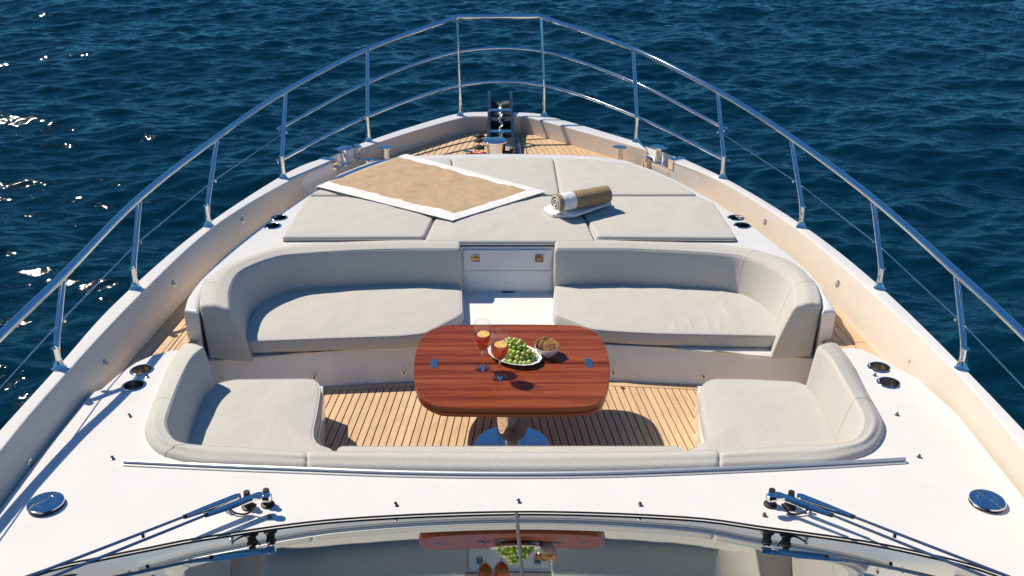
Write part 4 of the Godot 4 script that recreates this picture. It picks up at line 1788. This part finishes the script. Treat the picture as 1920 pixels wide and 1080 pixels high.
func build_drinks() -> void:
	for q in [[905, 690.5, 0.212, "tall stemmed glass of orange spritz near the table's middle", "orange slice floating in the spritz glass farther from the grapes", 0.4], [937, 709, 0.205, "tall stemmed glass of orange spritz beside the grape plate", "orange slice floating in the spritz glass beside the grapes", -0.5]]:
		var p := U(q[0], q[1], TABLE)
		var o := thing("spritz_glass", q[3], "glass", p, "")
		var lev: float = q[2]
		var bowl := MB.new()
		var inner := []
		var prof := [[0.006, 0.118], [0.020, 0.124], [0.034, 0.137], [0.0435, 0.155], [0.0480, 0.178], [0.0485, 0.200], [0.0470, 0.228], [0.0440, 0.262], [0.0415, 0.288]]
		for w in prof:
			inner.append(w)
		var rings := []
		for w in inner:
			var ring := PackedVector3Array()
			for k in 36:
				ring.append(Vector3(cos(TAU * k / 36.0) * w[0], w[1], sin(TAU * k / 36.0) * w[0]))
			rings.append(ring)
		bowl.loft(rings, false, false)
		part("bowl", bowl, M.glass, o, 60.0)
		var lip := MB.new()
		var path := []
		for k in 37:
			path.append(Vector3(cos(TAU * k / 36.0) * 0.0415, 0.288, sin(TAU * k / 36.0) * 0.0415))
		lip.tube(path, 0.0009, 6)
		part("lip", lip, M.glass_solid, o)
		var stem := MB.new()
		stem.lathe([[0.0, 0.0003], [0.043, 0.0003], [0.044, 0.0016], [0.038, 0.0028], [0.018, 0.006], [0.007, 0.013], [0.0045, 0.03], [0.0042, 0.08], [0.0055, 0.108], [0.009, 0.1165], [0.0, 0.1175]], Vector3.ZERO, 32)
		part("stem", stem, M.glass_solid, o, 50.0)
		var dp := [[0.0, 0.1195]]
		for w in prof:
			if w[1] < lev - 0.004:
				dp.append([w[0] - 0.0012, w[1] + 0.0012])
		dp.append([0.0472, lev - 0.001])
		dp.append([0.0466, lev])
		dp.append([0.0, lev])
		var lq := MB.new()
		lq.lathe(dp, Vector3.ZERO, 36)
		part("drink", lq, M.drink, o, 50.0)
		# ice
		rng.seed = 90 + int(q[0])
		var s := thing("orange_slice", q[4], "orange slice", p + Vector3(0.006, lev + 0.001, 0.006))
		s.basis = Basis(Vector3(cos(q[5]), 0, sin(q[5])), 0.10)
		var a := MB.new()
		a.lathe([[0.0, 0.0], [0.034, 0.0], [0.0355, 0.002], [0.0355, 0.006], [0.034, 0.0078], [0.0, 0.0078]], Vector3.ZERO, 32)
		part("peel", a, M.orange_peel, s)
		var b := MB.new()
		b.lathe([[0.0, 0.0075], [0.0325, 0.0075], [0.0325, 0.0084], [0.0, 0.0084]], Vector3.ZERO, 32)
		part("pith", b, M.orange_pith, s)
		for k in 9:
			var a0 := TAU * k / 9.0 + 0.06
			var a1 := TAU * (k + 1) / 9.0 - 0.06
			var pl := PackedVector2Array([Vector2(cos((a0 + a1) * 0.5), sin((a0 + a1) * 0.5)) * 0.005])
			for j in 5:
				var aa := lerpf(a0, a1, j / 4.0)
				pl.append(Vector2(cos(aa), sin(aa)) * 0.0305)
			var g := MB.new()
			g.prism(pl, 0.008, 0.0094, 0.0005)
			part("segment", g, M.orange_pulp, s)


func build_food() -> void:
	# oval plate of grapes
	var c := U(965, 671, TABLE)
	var d := U(1008, 686, TABLE) - U(920, 655, TABLE)
	var turn := Basis(Vector3.UP, -atan2(d.z, d.x))
	var plate := thing("oval_plate", "oval white china plate with a blue patterned rim under the grapes", "plate", c)
	plate.basis = turn
	var rings := []
	for q in [[0.0, 0.0005], [0.55, 0.0005], [0.60, 0.004], [0.85, 0.016], [1.0, 0.026], [1.01, 0.029], [0.99, 0.031], [0.83, 0.021], [0.60, 0.0095], [0.0, 0.0075]]:
		var ring := PackedVector3Array()
		for k in 64:
			var a := TAU * k / 64.0
			var scal: float = 1.0 + (0.012 * cos(a * 16.0) if q[0] > 0.9 else 0.0)
			ring.append(Vector3(cos(a) * 0.168 * q[0] * scal, q[1], sin(a) * 0.120 * q[0] * scal))
		rings.append(ring)
	var pm := MB.new()
	pm.loft(rings, false, false)
	part("dish", pm, M.china, plate, 60.0)
	for k in 36:
		var a := TAU * k / 36.0
		var t := MB.new()
		var r0 := Vector3(cos(a) * 0.168 * 0.84, 0.0225, sin(a) * 0.120 * 0.84)
		var r1 := Vector3(cos(a) * 0.168 * 0.92, 0.0265, sin(a) * 0.120 * 0.92)
		t.tube([r0, r0.lerp(r1, 0.4), r1], [0.0044, 0.0040, 0.0012], 6)
		part("painted_petal", t, M.blue_glaze, plate)
	var bunch := thing("grape_bunch", "heaped bunch of green grapes on the oval plate", "grapes", c + Vector3(0, 0.012, 0))
	bunch.basis = turn
	rng.seed = 77
	var sp := SphereMesh.new()
	sp.radius = 0.0135
	sp.height = 0.030
	sp.radial_segments = 18
	sp.rings = 10
	var placed := []
	var layers := [[0.012, 0.136, 0.092], [0.034, 0.120, 0.080], [0.056, 0.096, 0.064], [0.076, 0.068, 0.044], [0.094, 0.038, 0.024]]
	for L in layers:
		var tries := 0
		while tries < 420:
			tries += 1
			var a := rng.randf() * TAU
			var rr := sqrt(rng.randf())
			var p := Vector3(cos(a) * L[1] * rr, L[0] + rng.randf_range(-0.004, 0.004), sin(a) * L[2] * rr)
			var ok := true
			for w in placed:
				if w.distance_to(p) < 0.0235:
					ok = false
					break
			if ok:
				placed.append(p)
	for p in placed:
		var o := MeshInstance3D.new()
		o.mesh = sp
		o.name = "grape"
		o.set_surface_override_material(0, M["grape_%d" % [0, 0, 1, 1, 2, 3][rng.randi_range(0, 5)]])
		o.transform = Transform3D(Basis.from_euler(Vector3(rng.randf() * TAU, rng.randf() * TAU, rng.randf() * TAU)).scaled(Vector3.ONE * rng.randf_range(0.88, 1.06)), p)
		bunch.add_child(o, true)
	for k in 9:
		var a := rng.randf() * TAU
		var s0 := Vector3(cos(a) * 0.03, 0.060, sin(a) * 0.02)
		var s1 := Vector3(cos(a + 0.4) * 0.10, 0.022, sin(a + 0.4) * 0.064)
		var t := MB.new()
		t.tube([s0, s0.lerp(s1, 0.5) + Vector3(0, 0.012, 0), s1], 0.0016, 5)
		part("stalk", t, M.stalk, bunch)
	# bowl of biscuits
	var b := U(1026, 666, TABLE)
	var bo := thing("snack_bowl", "small round white bowl holding brown biscuits", "bowl", b)
	var bm := MB.new()
	bm.lathe([[0.0, 0.0005], [0.036, 0.0005], [0.038, 0.004], [0.052, 0.018], [0.066, 0.040], [0.073, 0.060], [0.0715, 0.0615], [0.0695, 0.060], [0.063, 0.041], [0.049, 0.021], [0.034, 0.008], [0.0, 0.007]], Vector3.ZERO, 40)
	part("dish", bm, M.china, bo, 60.0)
	rng.seed = 55
	var spots := [[-0.036, 0.060, -0.014, 1.05, 0.5], [-0.010, 0.068, -0.024, 1.0, 0.15], [0.016, 0.064, -0.012, 0.85, -0.35], [-0.020, 0.064, 0.012, 0.8, 0.7], [0.034, 0.060, 0.010, 0.8, -0.7], [0.006, 0.066, 0.022, 0.65, 0.0]]
	var kk := 0
	for q in spots:
		var rg := []
		for w in [[0.0, -0.007], [0.72, -0.007], [0.95, -0.003], [1.0, 0.001], [0.9, 0.006], [0.6, 0.0085], [0.3, 0.0095], [0.0, 0.0095]]:
			var ring := PackedVector3Array()
			for k in 22:
				var a := TAU * k / 22.0
				var f: float = 0.039 * w[0] * (1.0 + 0.05 * sin(a * 5.0 + kk) + rng.randf_range(-0.025, 0.025))
				ring.append(Vector3(cos(a) * f, w[1] + (rng.randf_range(-0.0016, 0.0016) if w[1] > 0.004 else 0.0), sin(a) * f))
			rg.append(ring)
		var mb := MB.new()
		mb.loft(rg, false, false)
		var o := solo("biscuit", mb, M.cookie, "crumbly brown biscuit piled in the small white bowl", "biscuit", "biscuits in the white bowl", 50.0)
		o.transform = Transform3D(Basis(Vector3.UP, q[4]) * Basis(Vector3.RIGHT, q[3]), b + Vector3(q[0], q[1], q[2]))
		kk += 1


# ---------------------------------------------------------------- towels
func towel_patch(s0: float, s1: float, t0: float, t1: float, lift: float, thick: float) -> MB:
	var A := U(595, 353, BED)
	var B := U(848, 417, BED)
	var C := U(1024, 362, BED)
	var D := U(764, 292, BED)
	var noise := FastNoiseLite.new()
	noise.seed = 9
	noise.frequency = 2.0
	noise.fractal_octaves = 3
	var ns := maxi(3, int((s1 - s0) * 48.0))
	var nt := maxi(3, int((t1 - t0) * 48.0))
	var rings := []
	for i in ns + 1:
		var s := lerpf(s0, s1, float(i) / ns)
		var up := PackedVector3Array()
		var dn := PackedVector3Array()
		for j in nt + 1:
			var t := lerpf(t0, t1, float(j) / nt)
			var sc := maxf(s, 0.0)
			var p := A.lerp(B, sc).lerp(D.lerp(C, sc), t)
			var h := 0.014 + 0.016 * noise.get_noise_2d(p.x * 1.5, p.z * 1.5) + 0.010 * noise.get_noise_2d(p.x * 5.0 + 9.0, p.z * 2.2)
			# edges settle on the pads
			var e := minf(minf(t, 1.0 - t), 1.0 - sc)
			h = lerpf(0.0085, maxf(h, 0.0085), smoothstep(0.0, 0.12, e))
			if s < 0.03:
				var out := (A.lerp(D, t) - B.lerp(C, t))
				out.y = 0.0
				out = out.normalized()
				var q := 0.03 - s
				p += out * 0.035 * (1.0 - exp(-q * 18.0))
				h -= maxf(0.0, q - 0.03) * 0.75
			p.y = BED + h + lift
			var k := 1.0 if (i > 0 and i < ns and j > 0 and j < nt) else 0.35
			up.append(p + Vector3(0, thick * k, 0))
			dn.append(p - Vector3(0, thick * 0.2, 0))
		dn.reverse()
		up.append_array(dn)
		rings.append(up)
	var mb := MB.new()
	mb.loft(rings, false, false)
	# close the two ends
	for r in [rings[0], rings[-1]]:
		var first := mb.v.size()
		for p in r:
			mb.add(p)
		var m: int = r.size()
		for j in m / 2 - 1:
			mb.tri(first + j, first + j + 1, first + m - 2 - j)
			mb.tri(first + j, first + m - 2 - j, first + m - 1 - j)
	return mb


func build_towels() -> void:
	var o := thing("beach_towel", "tan beach towel with white borders spread over the sunbed", "towel")
	part("field", towel_patch(-0.16, 0.935, 0.115, 0.895, 0.0, 0.007), M.towel_tan, o, 60.0)
	part("border", towel_patch(-0.16, 1.0, 0.0, 0.118, 0.0045, 0.008), M.towel_white, o, 60.0)
	part("border", towel_patch(-0.16, 1.0, 0.892, 1.0, 0.0045, 0.008), M.towel_white, o, 60.0)
	part("border", towel_patch(0.93, 1.0, 0.10, 0.91, 0.0048, 0.008), M.towel_white, o, 60.0)
	# folded towel with a rolled one on top
	var fd := thing("folded_towel", "flat folded white towel lying under the rolled brown towel", "towel")
	var lows := [[[[1018, 396], [1030, 388], [1108, 372], [1146, 381], [1139, 388], [1072, 410], [1036, 408]], BED + 0.002, 0.026, "towel_white"], [[[1046, 396], [1110, 374], [1147, 379], [1143, 385], [1076, 408], [1060, 404]], BED + 0.029, 0.020, "towel_white"]]
	for q in lows:
		var mb := MB.new()
		mb.prism(ring_resample(round_poly(P2(q[0], q[1]), 0.03, 4), 0.04), q[1] + 0.004, q[1] + q[2], 0.008)
		part("fold", mb, M[q[3]], fd, 60.0)
	var e0 := U(1040, 380.5, BED + 0.045 + 0.075)
	var e1 := U(1137, 363, BED + 0.045 + 0.075)
	var ax := (e1 - e0)
	ax.y = 0.0
	var len := ax.length()
	ax = ax.normalized()
	var side := Vector3.UP.cross(ax).normalized()
	var ro := thing("rolled_towel", "rolled brown towel with a white band resting on folded towel", "towel", e0)
	ro.basis = Basis(side, ax, side.cross(ax))
	var turns := 2.45
	var ply := func(r_out: float, r_in: float) -> PackedVector2Array:
		var outp := PackedVector2Array()
		var inp := PackedVector2Array()
		for k in 91:
			var t := float(k) / 90.0
			var a := TAU * turns * t + 2.4
			var r := 0.080 - t * 0.062
			var wob := 1.0 + 0.035 * sin(a * 2.0 + 0.7) + 0.03 * sin(a * 3.1) * t
			var dirv := Vector2(cos(a) * 1.04, sin(a) * 0.95)
			outp.append(dirv * (r * wob - r_out))
			inp.append(dirv * maxf(0.0015, r * wob - r_in))
		inp.reverse()
		outp.append_array(inp)
		return outp
	var brown: PackedVector2Array = ply.call(0.0, 0.0085)
	var white: PackedVector2Array = ply.call(0.0087, 0.0155)
	for q in [[0.006, 0.040, "towel_brown", "roll", brown], [0.0402, 0.150, "towel_white", "white_band", brown], [0.1502, len, "towel_brown", "roll", brown], [0.0, len - 0.01, "towel_white", "lining", white]]:
		var mb := MB.new()
		mb.prism(q[4], q[0], q[1], 0.0)
		part(q[3], mb, M[q[2]], ro, 50.0)


# ----------------------------------------------------------------
func _ready() -> void:
	sky_and_light()
	materials()
	mat("chrome_teak_reflection", lin(0.62, 0.30, 0.13), 0.18, 1.0)  # chrome with the warm teak reflection put into its colour
	mat("aluminium", lin(0.78, 0.78, 0.78), 0.5, 1.0)
	mat("steel_dark_blue", lin(0.45, 0.46, 0.48), 0.18, 1.0)
	mat("brushed", lin(0.72, 0.72, 0.74), 0.16, 1.0)
	var gs := mat("glass_solid", Color(0.98, 0.99, 0.99, 0.0), 0.0)
	gs.transparency = BaseMaterial3D.TRANSPARENCY_ALPHA
	gs.refraction_enabled = true
	gs.refraction_scale = 0.05
	water()
	build_yacht()
	build_cushions()
	build_rail()
	build_fittings()
	build_table()
	build_drinks()
	build_food()
	build_towels()
